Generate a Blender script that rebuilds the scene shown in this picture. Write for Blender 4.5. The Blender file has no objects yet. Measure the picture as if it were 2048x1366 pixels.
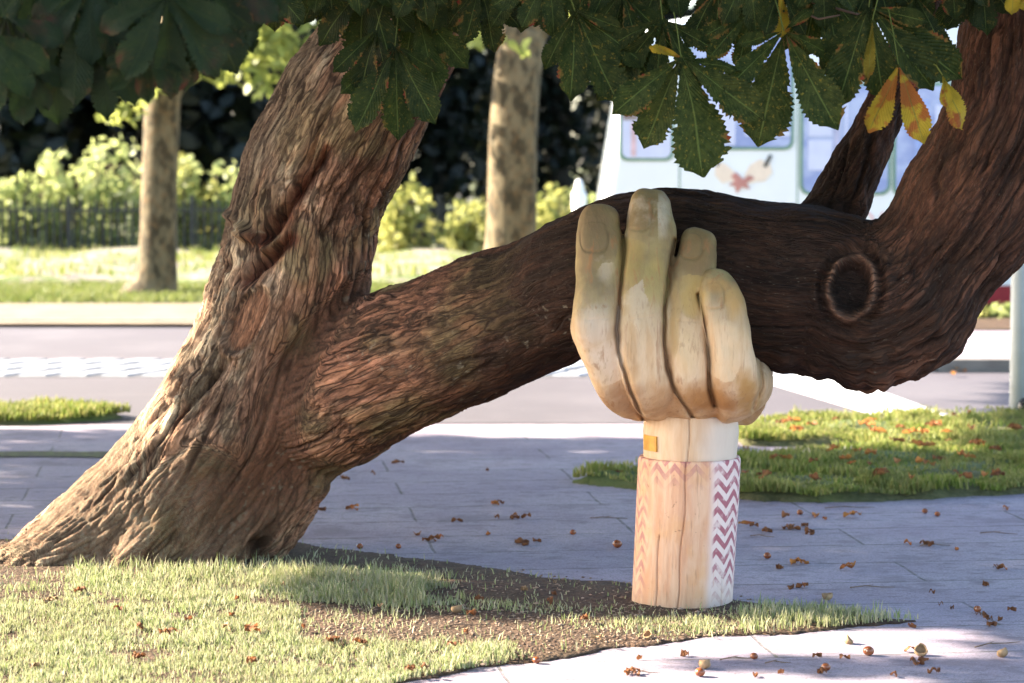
import bpy, math, random
import numpy as np
from mathutils import Vector, Matrix
random.seed(7); rng = np.random.default_rng(11)
R = math.radians
scene = bpy.context.scene
COL = scene.collection

# ------------------------------------------------------------ camera
FPX = 4836.0; CAMZ = 1.5; TILT = math.atan(353/FPX)
cd = bpy.data.cameras.new('camera'); cam = bpy.data.objects.new('camera', cd); COL.objects.link(cam)
cd.sensor_width = 36; cd.lens = 85.0; cd.clip_end = 900; cd.clip_start = .1
cam.location = (0, 0, CAMZ); cam.rotation_euler = (R(90)-TILT, 0, 0)
cd.dof.use_dof = True; cd.dof.focus_distance = 8.1; cd.dof.aperture_fstop = 3.4
scene.camera = cam
# ------------------------------------------------------------ sky, sun, exposure
SUN_EL, SUN_AZ = R(27), R(17)                     # sun low on the left, a little behind the tree
sdir = Vector((-math.cos(SUN_EL)*math.cos(SUN_AZ), math.cos(SUN_EL)*math.sin(SUN_AZ), math.sin(SUN_EL)))  # towards the sun
w = bpy.data.worlds.new('World'); scene.world = w; w.use_nodes = True
wn = w.node_tree; bg = wn.nodes['Background']; sk = wn.nodes.new('ShaderNodeTexSky')
sk.sky_type = 'NISHITA'; sk.sun_disc = False; sk.sun_elevation = SUN_EL; sk.sun_rotation = math.atan2(sdir.x, sdir.y)
sk.dust_density = 1.6; sk.ozone_density = 1.2
wn.links.new(sk.outputs[0], bg.inputs[0]); bg.inputs[1].default_value = 0.10
sl = bpy.data.lights.new('sun', 'SUN'); sl.energy = 5.0; sl.angle = R(.55); sl.color = (1, .87, .68)
so = bpy.data.objects.new('sun', sl); COL.objects.link(so); so.rotation_euler = sdir.to_track_quat('Z', 'Y').to_euler(); so.location = (-8, 6, 9)
scene.view_settings.view_transform = 'Standard'; scene.view_settings.look = 'None'
scene.view_settings.exposure = 2.95; scene.view_settings.gamma = 1
scene.render.engine = 'CYCLES'

# ------------------------------------------------------------ helpers
ct, st = math.cos(TILT), math.sin(TILT)
def P(px, py, Y):                                  # the world point seen at a pixel, at distance Y
    a = (px-1024)/FPX; b = (683-py)/FPX
    d = (a, ct+b*st, -st+b*ct); t = Y/d[1]
    return Vector((a*t, Y, CAMZ+d[2]*t))
def G(px, py, z=0):                                # the ground point seen at a pixel
    a = (px-1024)/FPX; b = (683-py)/FPX
    d = (a, ct+b*st, -st+b*ct); t = (z-CAMZ)/d[2]
    return Vector((a*t, d[1]*t, z))
def proj(x, y, z):                                 # numpy: world -> pixel
    z = z-CAMZ; dep = y*ct-z*st; up = y*st+z*ct
    return 1024+FPX*x/dep, 683-FPX*up/dep
def tag(o, label=None, cat=None, group=None, kind=None):
    if label: o['label'] = label
    if cat: o['category'] = cat
    if group: o['group'] = group
    if kind: o['kind'] = kind
    return o
def empty(name, loc, rz=0):
    o = bpy.data.objects.new(name, None); COL.objects.link(o); o.location = loc; o.rotation_euler = (0, 0, rz)
    o.empty_display_size = .1
    return o
def link(name, me, mat, parent=None, world=True):
    o = bpy.data.objects.new(name, me); COL.objects.link(o)
    if mat: me.materials.append(mat)
    if parent:
        o.parent = parent
        if world:
            q = parent; off = Vector((0, 0, 0))
            M = Matrix.Identity(4)
            while q: M = Matrix.LocRotScale(q.location, q.rotation_euler, None) @ M; q = q.parent
            o.matrix_parent_inverse = Matrix.Identity(4)
            me.transform(M.inverted())
    return o
def mesh(name, v, f, mat, parent=None, smooth=True, uv=None, world=True):
    me = bpy.data.meshes.new(name)
    me.from_pydata([tuple(p) for p in v] if not isinstance(v, np.ndarray) else v.tolist(), [], f if not isinstance(f, np.ndarray) else f.tolist())
    if uv is not None:
        l = me.uv_layers.new(name='UVMap'); idx = np.zeros(len(me.loops), 'i'); me.loops.foreach_get('vertex_index', idx)
        l.data.foreach_set('uv', np.asarray(uv, 'f')[idx].ravel())
    me.polygons.foreach_set('use_smooth', [smooth]*len(me.polygons)); me.update()
    return link(name, me, mat, parent, world)
class MB:
    def __init__(s): s.v = []; s.f = []
    def add(s, v, f):
        n = len(s.v); s.v += [tuple(p) for p in v]; s.f += [[i+n for i in q] for q in f]; return s
    def box(s, lo, hi):
        x0, y0, z0 = lo; x1, y1, z1 = hi
        return s.add([(x0,y0,z0),(x1,y0,z0),(x1,y1,z0),(x0,y1,z0),(x0,y0,z1),(x1,y0,z1),(x1,y1,z1),(x0,y1,z1)],
                     [(0,3,2,1),(4,5,6,7),(0,1,5,4),(1,2,6,5),(2,3,7,6),(3,0,4,7)])
    def tube(s, pts, rad, seg=8, flat=None):
        v, f = tube_geo(pts, rad, seg); return s.add(v, f)
    def build(s, name, mat, parent=None, smooth=False): return mesh(name, s.v, s.f, mat, parent, smooth)
def frames(pts):
    pts = [Vector(p) for p in pts]; n = len(pts); T = []
    for i in range(n): T.append((pts[min(i+1, n-1)]-pts[max(i-1, 0)]).normalized())
    u = T[0].orthogonal().normalized() if abs(T[0].y) > .9 else (Vector((0,1,0))-T[0]*T[0].y).normalized()
    out = []
    for t in T:
        u = (u-t*u.dot(t)).normalized(); out.append((t, u, t.cross(u)))
    return out
def tube_geo(pts, rad, seg=12, ex=2.0):            # rad: number or (radius along the depth vector, across)
    fr = frames(pts); v = []; f = []; n = len(pts)
    for i, p in enumerate(pts):
        r = rad[i]; ru, rv = (r if isinstance(r, (tuple, list)) else (r, r)); t, u, b = fr[i]
        for k in range(seg):
            a = 2*math.pi*k/seg; c, s = math.cos(a), math.sin(a)
            c = math.copysign(abs(c)**(2/ex), c); s = math.copysign(abs(s)**(2/ex), s)
            v.append(Vector(p)+u*ru*c+b*rv*s)
    for i in range(n-1):
        for k in range(seg):
            a = i*seg+k; b2 = i*seg+(k+1) % seg; f.append((a, b2, b2+seg, a+seg))
    f.append(tuple(range(seg))[::-1]); f.append(tuple((n-1)*seg+k for k in range(seg)))
    return v, f
def spline(pts, m=6):                              # Catmull-Rom through rows of numbers
    A = np.array(pts, float); A = np.vstack([2*A[0]-A[1], A, 2*A[-1]-A[-2]]); out = []
    for i in range(1, len(A)-2):
        for k in range(m):
            t = k/m; p0, p1, p2, p3 = A[i-1], A[i], A[i+1], A[i+2]
            out.append(.5*((2*p1)+(-p0+p2)*t+(2*p0-5*p1+4*p2-p3)*t*t+(-p0+3*p1-3*p2+p3)*t**3))
    out.append(A[-2]); return np.array(out)
# --- numpy noise
_g = rng.normal(size=(256, 3)); _g /= np.linalg.norm(_g, axis=1)[:, None]
_p = np.arange(256); rng.shuffle(_p); _p = np.concatenate([_p, _p, _p])
def pn(q):
    q = np.asarray(q, float); i = np.floor(q).astype(int); f = q-i; i &= 255; u = f*f*f*(f*(f*6-15)+10); r = 0
    for dx in (0, 1):
        for dy in (0, 1):
            for dz in (0, 1):
                h = _p[_p[_p[i[:,0]+dx & 255]+(i[:,1]+dy & 255)]+(i[:,2]+dz & 255)]
                g = _g[h]; d = (g*(f-[dx, dy, dz])).sum(1)
                r = r+d*np.where(dx, u[:,0], 1-u[:,0])*np.where(dy, u[:,1], 1-u[:,1])*np.where(dz, u[:,2], 1-u[:,2])
    return r*1.6
def fbm(q, o=4, g=.5):
    s = 0; a = 1
    for k in range(o): s = s+a*pn(q*(2.03**k)+k*17.3); a *= g
    return s
def sstep(a, b, x): t = np.clip((x-a)/(b-a), 0, 1); return t*t*(3-2*t)
def inpoly(x, y, poly):
    c = np.zeros(len(x), bool); n = len(poly)
    for i in range(n):
        x0, y0 = poly[i][:2]; x1, y1 = poly[i-1][:2]
        if y0 == y1: continue
        c ^= ((y0 > y) != (y1 > y)) & (x < (x1-x0)*(y-y0)/(y1-y0)+x0)
    return c
# --- materials
class NT:
    def __init__(s, name):
        s.m = bpy.data.materials.new(name); s.m.use_nodes = True; s.t = s.m.node_tree; s.b = s.t.nodes['Principled BSDF']; s.o = s.t.nodes['Material Output']
    def n(s, typ, ins=None, out=0, **pr):
        nd = s.t.nodes.new('ShaderNode'+typ)
        for k, v in pr.items(): setattr(nd, k, v)
        for k, v in (ins or {}).items():
            if isinstance(v, bpy.types.NodeSocket): s.t.links.new(v, nd.inputs[k])
            else: nd.inputs[k].default_value = v
        return nd.outputs[out]
    def math(s, op, a, b=0, c=0): return s.n('Math', {0: a, 1: b, 2: c}, operation=op)
    def mix(s, f, a, b, bt='MIX'):
        nd = s.t.nodes.new('ShaderNodeMix'); nd.data_type = 'RGBA'; nd.blend_type = bt
        for k, v in ((0, f), (6, a), (7, b)):
            if isinstance(v, bpy.types.NodeSocket): s.t.links.new(v, nd.inputs[k])
            else: nd.inputs[k].default_value = (*v, 1) if k else v
        return nd.outputs[2]
    def obj(s): return s.n('TexCoord', out=3)
    def uv(s): return s.n('TexCoord', out=2)
    def scale(s, v, sc): return s.n('VectorMath', {0: v, 1: sc}, operation='MULTIPLY')
    def noise(s, v, sc, det=4, rough=.55, dist=0, out=0): return s.n('TexNoise', {'Vector': v, 'Scale': sc, 'Detail': det, 'Roughness': rough, 'Distortion': dist}, out=out)
    def ramp(s, f, a, b, lo=0., hi=1.): return s.n('MapRange', {0: f, 1: a, 2: b, 3: lo, 4: hi}, interpolation_type='SMOOTHSTEP')
    def set(s, col=None, rough=None, bump=None, strength=.4, dist=.01, spec=.3, **kw):
        B = s.b
        def put(k, v):
            if isinstance(v, bpy.types.NodeSocket): s.t.links.new(v, B.inputs[k])
            else: B.inputs[k].default_value = v
        if col is not None: put('Base Color', col if isinstance(col, bpy.types.NodeSocket) else (*col, 1))
        if rough is not None: put('Roughness', rough)
        put('Specular IOR Level', spec)
        if bump is not None: put('Normal', s.n('Bump', {'Height': bump, 'Strength': strength, 'Distance': dist}))
        for k, v in kw.items(): put(k, v)
        return s.m
def plain(name, col, rough=.6, var=.15, sc=8, **kw):
    t = NT(name); n = t.noise(t.obj(), sc, 5)
    c = t.mix(t.ramp(n, .3, .7), tuple(x*(1-var) for x in col), tuple(min(1, x*(1+var)) for x in col))
    return t.set(c, rough, n, .15, .01, **kw)
def leafmat(name, c1, c2, trans=.35, sc=3., rough=.5):
    t = NT(name); n = t.noise(t.obj(), sc, 3); c = t.mix(t.ramp(n, .35, .65), c1, c2); t.set(c, rough)
    tr = t.n('BsdfTranslucent', {0: t.mix(.5, c, tuple(min(1, k*1.6) for k in c2))})
    mx = t.n('MixShader', {0: trans, 1: t.b.outputs[0], 2: tr}); t.t.links.new(mx, t.o.inputs[0]); return t.m

# ------------------------------------------------------------ SETTING: ground, road, paving
def sheet(name, poly, z, mat, sub=None):
    me = bpy.data.meshes.new(name); me.from_pydata([(p[0], p[1], z) for p in poly], [], [list(range(len(poly)))]); me.update()
    if me.polygons[0].normal.z < 0: me.flip_normals()
    return tag(link(name, me, mat), kind='structure')
def rowpoly(y0, y1, z, x0=-60, x1=60):
    a, b = G(1024, y0, z).y, G(1024, y1, z).y
    return [(x0, a), (x1, a), (x1, b), (x0, b)]

t = NT('asphalt'); o_ = t.obj(); n1 = t.noise(o_, 220, 3, .7); n2 = t.noise(o_, .9, 4); n3 = t.noise(t.scale(o_, (.4, 3, 1)), 1.2, 3)
c = t.mix(t.ramp(n1, .35, .7), (.060, .053, .064), (.110, .10, .117)); c = t.mix(t.ramp(n2, .45, .7, 0, .5), c, (.12, .11, .125))
c = t.mix(t.ramp(n3, .55, .75, 0, .35), c, (.12, .11, .12)); M_asphalt = t.set(c, .85, n1, .4, .004)

t = NT('paving_slabs'); o_ = t.obj(); fine = t.noise(o_, 150, 4, .7); big = t.noise(o_, 1.3, 5, .6); mid = t.noise(t.scale(o_, (1, 2.2, 1)), 9, 5, .65)
rot = t.n('Mapping', {0: o_, 3: (1, 1, 1), 2: (0, 0, R(-7))})
warp = t.n('VectorMath', {0: rot, 1: t.scale(t.noise(o_, 2.2, 3, out=1), (.03, .03, 0))}, operation='ADD')
brick = t.t.nodes.new('ShaderNodeTexBrick'); t.t.links.new(warp, brick.inputs[0])
for k, v in (('Scale', 1), ('Mortar Size', .007), ('Mortar Smooth', .4), ('Brick Width', 1.7), ('Row Height', .42), ('Bias', 0)): brick.inputs[k].default_value = v
brick.inputs['Color1'].default_value = (1, 1, 1, 1); brick.inputs['Color2'].default_value = (.88, .88, .88, 1); brick.inputs['Mortar'].default_value = (.7, .7, .7, 1)
c = t.mix(t.ramp(big, .3, .7), (.285, .24, .305), (.375, .335, .385)); c = t.mix(t.ramp(mid, .5, .68, 0, .7), c, (.155, .13, .15)); c = t.mix(t.ramp(t.noise(o_, 3.1, 5, .65), .52, .66, 0, .6), c, (.165, .135, .16))
c = t.mix(t.ramp(fine, .42, .62, 0, .6), c, (.16, .135, .16)); c = t.mix(t.ramp(t.noise(o_, 60, 4, .7), .60, .66, 0, .8), c, (.13, .11, .12)); c = t.mix(1., c, brick.outputs[0], 'MULTIPLY')
mor = t.math('MULTIPLY', brick.outputs[1], t.ramp(mid, .4, .6, .15, .8)); c = t.mix(mor, c, (.075, .075, .055))
h = t.math('SUBTRACT', t.math('MULTIPLY', fine, .5), t.math('MULTIPLY', brick.outputs[1], .4)); M_paving = t.set(c, .8, h, .5, .006)

t = NT('soil'); o_ = t.obj(); v1 = t.n('TexVoronoi', {'Vector': o_, 'Scale': 70.}); n1 = t.noise(o_, 25, 6, .7); n2 = t.noise(o_, 3, 4)
c = t.mix(t.ramp(n1, .3, .7), (.07, .045, .032), (.20, .135, .095)); c = t.mix(t.ramp(v1, 0, .35, .45, 0), c, (.26, .19, .15)); c = t.mix(t.ramp(n2, .4, .65, 0, .5), c, (.13, .10, .06))
c = t.mix(1., c, (.52, .45, .40), 'MULTIPLY'); M_soil = t.set(c, .95, t.math('ADD', n1, t.math('MULTIPLY', v1, -.6)), .9, .02)
t = NT('turf_earth'); o_ = t.obj(); n1 = t.noise(o_, 30, 6, .7); n2 = t.noise(o_, 1.2, 4)
c = t.mix(t.ramp(n1, .3, .7), (.06, .065, .025), (.15, .14, .065)); c = t.mix(t.ramp(n2, .4, .65), c, (.10, .13, .04)); M_turf = t.set(c, .95, n1, .8, .02)
M_dist = leafmat('far_lawn', (.10, .14, .03), (.2, .24, .06), .1, 2., .9)

sheet('ground', [(-500, -60), (500, -60), (500, 800), (-500, 800)], 0, M_turf)
sheet('paving', [(-30, 2), (30, 2), (30, G(1024, 846).y), (-30, G(1024, 846).y)], .004, M_paving)
sheet('road', rowpoly(846, 650, .008), .004+.004, M_asphalt)
# path beyond the road (tan) and its kerb
M_tan = plain('path_gravel', (.17, .13, .09), .9, .2, 3)
M_kerb = plain('kerb_stone', (.17, .155, .14), .8, .18, 6)
sheet('path', rowpoly(648, 607, .04), .042, M_tan)
k = MB(); yk = G(1024, 650).y
for i in range(-34, 34): k.box((i*.92, yk, 0), (i*.92+.91, yk+.16, .05))
tag(k.build('kerb', M_kerb), kind='structure')
# raised band of pale blocks in the middle of the road, laid at a slant
M_block = plain('pale_block', (.27, .28, .31), .7, .15, 5)
M_joint = plain('block_bed', (.11, .11, .12), .9, .2, 20)
y0, y1 = G(1024, 757).y, G(1024, 722).y
sheet('block_band_bed', [(-9, y0), (2.6, y0), (2.6, y1), (-9, y1)], .012, M_joint)
k = MB(); d = y1-y0; sk_ = .9
rows = 3
for r in range(rows):
    ya = y0+.03+r*d/rows; yb = y0+(r+1)*d/rows-.05
    x = -9+r*.2
    while x < 2.2:
        k.add([(x, ya, .012), (x+.2, ya, .012), (x+.2+.22, yb, .012), (x+.22, yb, .012), (x+.015, ya+.03, .026), (x+.185, ya+.03, .026), (x+.185+.22, yb-.03, .026), (x+.235, yb-.03, .026)],
              [(4,5,6,7), (0,1,5,4), (1,2,6,5), (2,3,7,6), (3,0,4,7)]); x += .29
tag(k.build('road_blocks', M_block), kind='structure')
# painted line running towards the right verge
M_line = plain('road_paint', (.78, .78, .80), .6, .08, 14)
a, b, c_, d_ = G(1440, 742), G(1640, 742), G(1915, 842), G(1770, 842)
sheet('road_line', [(a.x, a.y), (b.x, b.y), (c_.x, c_.y), (d_.x, d_.y)], .014, M_line)
# right side kerb and pavement in front of the bus
yk2 = G(1024, 747).y; k = MB(); xk = G(1620, 747).x
for i in range(0, 14): k.box((xk+i*.92, yk2, 0), (xk+i*.92+.91, yk2+.14, .10))
tag(k.build('kerb_edge', M_kerb), kind='structure')
k = MB(); k.box((xk+.05, yk2+.14, 0), (16, G(1024, 684).y, .096)); tag(k.build('pavement', M_paving), kind='structure')

t = NT('moss'); n1 = t.noise(t.obj(), 30, 5, .7); M_moss = t.set(t.mix(t.ramp(n1, .4, .6), (.05, .045, .035), (.10, .12, .04)), .95, n1, .8, .01)
y0_, y1_ = G(0, 917).y, G(0, 906).y; pts = [(x_*.25-6, y0_+.03*math.sin(x_*2.3)) for x_ in range(21)]+[(x_*.25-6, y1_+.04*math.sin(x_*3.1+1)) for x_ in range(20, -1, -1)]
sheet('paving_joint', pts, .009, M_moss)
# tree pit, lawns
BED = [G(-900, 1040), G(0, 1082), G(590, 1088), G(1260, 1176), G(1480, 1202), G(1700, 1226), G(1850, 1246), G(1700, 1262), G(1500, 1276), G(1300, 1296), G(1100, 1320), G(820, 1368), G(500, 1440), G(-1200, 1700)]
GR_R = [G(1445, 872), G(1560, 847), G(1700, 840), G(2500, 838), G(2500, 975), G(2048, 990), G(1850, 1002), G(1650, 1008), G(1480, 1001), G(1270, 981), G(1145, 967), G(1270, 943), G(1480, 926), G(1680, 914), G(1800, 906), G(1700, 893), G(1480, 894)]
GR_L = [G(-700, 826), G(120, 826), G(220, 832), G(265, 839), G(200, 846), G(60, 852), G(-700, 856)]
def patch(name, poly, mat, res, amp, z0=.009, edge=.12, mx=None):
    xs = [p[0] for p in poly]; ys = [p[1] for p in poly]
    X, Y = np.meshgrid(np.arange(min(xs), max(xs)+res, res), np.arange(min(ys), max(ys)+res, res)); sh = X.shape; x, y = X.ravel(), Y.ravel()
    wx = x+.07*fbm(np.c_[x*4, y*4, x*0], 3); wy = y+.06*fbm(np.c_[x*4, y*4, x*0+9], 3)
    ins = inpoly(wx, wy, poly)
    # distance to the outline, so that the earth thins out at its edge
    dm = np.full(len(x), 9.)
    for i in range(len(poly)):
        a = np.array(poly[i][:2]); b = np.array(poly[i-1][:2]); ab = b-a; q = np.c_[wx, wy]-a
        tt = np.clip((q@ab)/(ab@ab), 0, 1); dm = np.minimum(dm, np.linalg.norm(q-tt[:, None]*ab, axis=1))
    n = fbm(np.c_[x*3, y*3, x*0+3], 5, .55)*.5+.5
    z = z0+sstep(0, edge, dm)*amp*(.3+np.clip(n, 0, 1.2))
    z = np.where(ins, z, -.02)
    idx = np.arange(len(x)).reshape(sh); f = []
    I = ins.reshape(sh); keep = I[:-1,:-1] | I[1:,:-1] | I[:-1,1:] | I[1:,1:]
    q = np.stack([idx[:-1,:-1], idx[:-1,1:], idx[1:,1:], idx[1:,:-1]], -1)[keep]
    o = mesh(name, np.c_[x, y, z], q, mat); tag(o, kind='structure')
    def H(px, py):
        n = fbm(np.c_[px*3, py*3, px*0+3], 5, .55)*.5+.5; return z0+amp*(.3+np.clip(n, 0, 1.2))
    return H
H_bed = patch('tree_pit_soil', BED, M_soil, .02, .012)
H_r = patch('right_lawn_soil', GR_R, M_turf, .04, .05)
H_l = patch('left_verge_soil', GR_L, M_turf, .05, .05)

# grass blades
def grass(name, x, y, z, hgt, mat, wid=.0028, bend=.6, lean=.25):
    n = len(x); a = rng.uniform(0, 2*np.pi, n); h = hgt*rng.uniform(.5, 1.25, n); dx, dy = np.cos(a), np.sin(a)
    la = rng.uniform(0, 2*np.pi, n); ll = h*rng.uniform(.05, bend, n); lx, ly = np.cos(la)*ll, np.sin(la)*ll; w_ = wid*rng.uniform(.6, 1.4, n)
    v = np.zeros((n, 5, 3))
    for k, (t_, ww) in enumerate(((0, 1), (0, -1), (.55, -.8), (.55, .8), (1, 0))):
        v[:, k, 0] = x+dx*w_*ww+lx*t_**1.8; v[:, k, 1] = y+dy*w_*ww+ly*t_**1.8; v[:, k, 2] = z-.004+h*t_*(1-.25*t_*(ll/h))
    base = np.arange(n)[:, None]*5
    f = [q for b_ in base[:, 0].tolist() for q in ((b_, b_+1, b_+2, b_+3), (b_+3, b_+2, b_+4))]
    return mesh(name, v.reshape(-1, 3), f, mat, smooth=False)
def grassmat(name, cols, trans=.35):
    t = NT(name); g = t.n('NewGeometry', out=8) if False else t.n('NewGeometry').node.outputs['Random Per Island']
    r = t.n('ValToRGB', {0: g}); cr = r.node.color_ramp; cr.interpolation = 'LINEAR'
    for i, c in enumerate(cols):
        e = cr.elements[i] if i < 2 else cr.elements.new(i/(len(cols)-1)); e.position = i/(len(cols)-1); e.color = (*c, 1)
    big = t.noise(t.obj(), 2.5, 3); c = t.mix(t.ramp(big, .35, .65, 0, .35), r, (.22, .21, .10)); t.set(c, .6, spec=.2)
    tr = t.n('BsdfTranslucent', {0: c}); mx = t.n('MixShader', {0: trans, 1: t.b.outputs[0], 2: tr}); t.t.links.new(mx, t.o.inputs[0]); return t.m
M_gfront = grassmat('dry_short_grass', [(.17, .23, .07), (.27, .30, .13), (.37, .37, .21), (.44, .39, .28), (.22, .27, .10)])
M_glawn = grassmat('lush_grass', [(.10, .16, .02), (.19, .23, .04), (.32, .29, .10), (.14, .20, .03)])
def scatter(poly, n):
    xs = [p[0] for p in poly]; ys = [p[1] for p in poly]
    x = rng.uniform(min(xs), max(xs), n); y = rng.uniform(min(ys), max(ys), n); k = inpoly(x, y, poly); return x[k], y[k]
FR = [G(-260, 1065), G(590, 1092), G(1260, 1180), G(1850, 1248), G(1500, 1276), G(1100, 1318), G(820, 1366), G(700, 1420), G(-300, 1420)]
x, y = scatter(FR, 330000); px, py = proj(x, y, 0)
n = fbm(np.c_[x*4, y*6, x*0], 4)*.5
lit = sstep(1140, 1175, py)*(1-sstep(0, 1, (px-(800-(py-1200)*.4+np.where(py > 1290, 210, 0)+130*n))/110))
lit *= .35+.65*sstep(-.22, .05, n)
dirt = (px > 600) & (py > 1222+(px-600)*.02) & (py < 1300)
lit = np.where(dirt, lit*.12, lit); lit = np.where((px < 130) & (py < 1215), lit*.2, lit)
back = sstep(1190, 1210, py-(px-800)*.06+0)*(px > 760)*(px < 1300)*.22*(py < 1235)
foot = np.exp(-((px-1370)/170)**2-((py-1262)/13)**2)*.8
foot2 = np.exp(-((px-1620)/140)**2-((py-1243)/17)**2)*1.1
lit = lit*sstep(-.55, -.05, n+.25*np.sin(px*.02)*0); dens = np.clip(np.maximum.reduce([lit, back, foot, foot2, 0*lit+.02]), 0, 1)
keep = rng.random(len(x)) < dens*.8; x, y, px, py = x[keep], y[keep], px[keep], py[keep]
tall = .026+.03*np.exp(-((py-(1150+np.maximum(0, px-500)*.16))/26)**2)*(px > 150)*(px < 850)+.012*(pn(np.c_[x*9, y*9, x*0+4]) > .2)-.006*(px > 1150)*(px < 1480)+.010*(px > 1480)
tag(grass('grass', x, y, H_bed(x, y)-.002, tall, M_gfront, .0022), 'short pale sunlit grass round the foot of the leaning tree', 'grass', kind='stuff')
x, y = scatter([(p[0]*1.0, p[1]) for p in GR_R], 190000); nn_ = fbm(np.c_[x*2.2, y*2.2, x*0+8], 4); kp = rng.random(len(x)) < np.clip(.42+1.3*nn_, .10, .8); x, y = x[kp], y[kp]; tag(grass('grass', x, y, H_r(x, y)-.004, .030+.03*(pn(np.c_[x*2, y*2, x*0]) > .1), M_glawn, .0045), 'green grass of the lawn on the right of the carved hand', 'grass', kind='stuff')
x, y = scatter(GR_L, 16000); tag(grass('grass', x, y, H_l(x, y)-.01, .06, M_glawn, .006), 'thin strip of grass beside the road on the left', 'grass', kind='stuff')

# ------------------------------------------------------------ CHESTNUT TREE
tree = tag(empty('chestnut_tree', G(300, 1150)+Vector((0, .4, 0))), 'large leaning tree with rough red-brown bark whose low limb rests in the carved wooden hand', 'tree')
def Q(r): p = P(r[0], r[1], r[2]); return (p.x, p.y, p.z, r[3])
BR = {
 'trunk': [(100,1330,9.3,.46),(195,1210,9.27,.42),(288,1090,9.24,.362),(385,980,9.22,.34),(482,840,9.2,.335),(546,690,9.15,.305),(592,545,9.12,.29),(618,400,9.1,.278),(684,250,9.05,.286),(771,100,9.0,.262),(862,-60,8.95,.25),(940,-220,8.9,.23)],
 'limb': [(540,835,9.24,.26),(640,800,9.14,.29),(720,757,9.06,.285),(800,722,8.95,.275),(900,682,8.85,.262),(1000,640,8.73,.25),(1100,600,8.6,.236),(1200,556,8.45,.25),(1300,540,8.36,.277),(1420,548,8.33,.275),(1550,572,8.3,.28),(1640,577,8.28,.275),(1740,605,8.25,.275),(1815,575,8.22,.262),(1872,510,8.2,.238),(1965,380,8.15,.25),(2042,230,8.1,.26),(2082,60,8.1,.262),(2112,-100,8.1,.25),(2140,-260,8.1,.24)],
 'branch': [(1560,560,8.35,.2),(1615,490,8.45,.14),(1668,425,8.5,.112),(1726,318,8.6,.098),(1774,208,8.7,.086),(1814,108,8.8,.08),(1854,0,8.9,.078),(1890,-120,9,.06)],
 'root_a': [(360,960,9.22,.24),(245,1065,9.16,.23),(120,1140,9.04,.185),(0,1195,8.97,.155),(-130,1250,8.9,.12)],
 'root_b': [(430,940,9.05,.16),(330,1060,9.0,.15),(250,1150,8.93,.12),(200,1230,8.88,.09)],
 'root_c': [(540,880,9.12,.2),(480,1020,9.1,.16),(410,1130,9.02,.13),(360,1230,8.95,.10)],
 'root_d': [(600,860,9.15,.2),(555,1000,9.13,.15),(520,1100,9.12,.11),(500,1190,9.1,.09)],
}
def union(parts, vox, smooth_it):
    v = []; f = []
    for pv, pf in parts:
        n = len(v); v += pv; f += [tuple(i+n for i in q) for q in pf]
    me = bpy.data.meshes.new('tmp'); me.from_pydata([tuple(p) for p in v], [], f); me.update()
    o = bpy.data.objects.new('tmp', me); COL.objects.link(o)
    m = o.modifiers.new('r', 'REMESH'); m.mode = 'VOXEL'; m.voxel_size = vox; m.adaptivity = 0
    dg = bpy.context.evaluated_depsgraph_get(); e = o.evaluated_get(dg); r = bpy.data.meshes.new_from_object(e, depsgraph=dg)
    bpy.data.objects.remove(o); bpy.data.meshes.remove(me)
    nv = len(r.vertices); co = np.empty(nv*3); r.vertices.foreach_get('co', co); co = co.reshape(-1, 3)
    ed = np.empty(len(r.edges)*2, 'i'); r.edges.foreach_get('vertices', ed); ed = ed.reshape(-1, 2)
    deg = np.bincount(ed.ravel(), minlength=nv)[:, None]
    for _ in range(smooth_it):
        s = np.zeros_like(co)
        for k in range(3): s[:, k] = np.bincount(ed[:, 0], co[ed[:, 1], k], nv)+np.bincount(ed[:, 1], co[ed[:, 0], k], nv)
        co = .5*co+.5*s/np.maximum(deg, 1)
    return r, co, ed
def setco(r, co): r.vertices.foreach_set('co', co.ravel()); r.update()
def normals(r):
    r.update(); n = np.empty(len(r.vertices)*3); r.vertices.foreach_get('normal', n); return n.reshape(-1, 3)
SK = {}
parts = []
for k_, rows_ in BR.items():
    A = spline([Q(r) for r in rows_], 7); SK[k_] = A
    parts.append(tube_geo([Vector(a[:3]) for a in A], [a[3] for a in A], 26))
me, co, ed = union(parts, .0072, 46)
nrm = normals(me); setco(me, co); nrm = normals(me)
# flow coordinates of every point along its limb
names = list(SK); W = np.zeros((len(names), len(co))); FL = np.zeros((len(names), len(co), 3))
for bi, nm in enumerate(names):
    A = SK[nm]; seg = A[:, :3]; fr = frames([tuple(a) for a in seg]); s = np.r_[0, np.cumsum(np.linalg.norm(np.diff(seg, axis=0), axis=1))]
    best = np.full(len(co), 1e9); bs = np.zeros(len(co)); bu = np.zeros(len(co)); bv = np.zeros(len(co)); br = np.zeros(len(co))
    for i in range(len(seg)-1):
        a, b = seg[i], seg[i+1]; ab = b-a; tt = np.clip(((co-a)@ab)/(ab@ab), 0, 1); q = co-(a+tt[:, None]*ab); dd = np.linalg.norm(q, axis=1)
        k_ = dd < best; best = np.where(k_, dd, best); bs = np.where(k_, s[i]+tt*(s[i+1]-s[i]), bs)
        u = np.array(fr[i][1]); v = np.array(fr[i][2]); u1 = np.array(fr[i+1][1]); v1 = np.array(fr[i+1][2])
        uu = u[None]*(1-tt[:, None])+u1[None]*tt[:, None]; vv = v[None]*(1-tt[:, None])+v1[None]*tt[:, None]
        bu = np.where(k_, (q*uu).sum(1), bu); bv = np.where(k_, (q*vv).sum(1), bv); br = np.where(k_, A[i, 3]*(1-tt)+A[i+1, 3]*tt, br)
    W[bi] = np.exp(-(best/br/.38)**2*.9)+1e-12
    FL[bi] = np.c_[bs, bu, bv]+bi*7.7
W = W**1.6; W /= W.sum(0)
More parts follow.
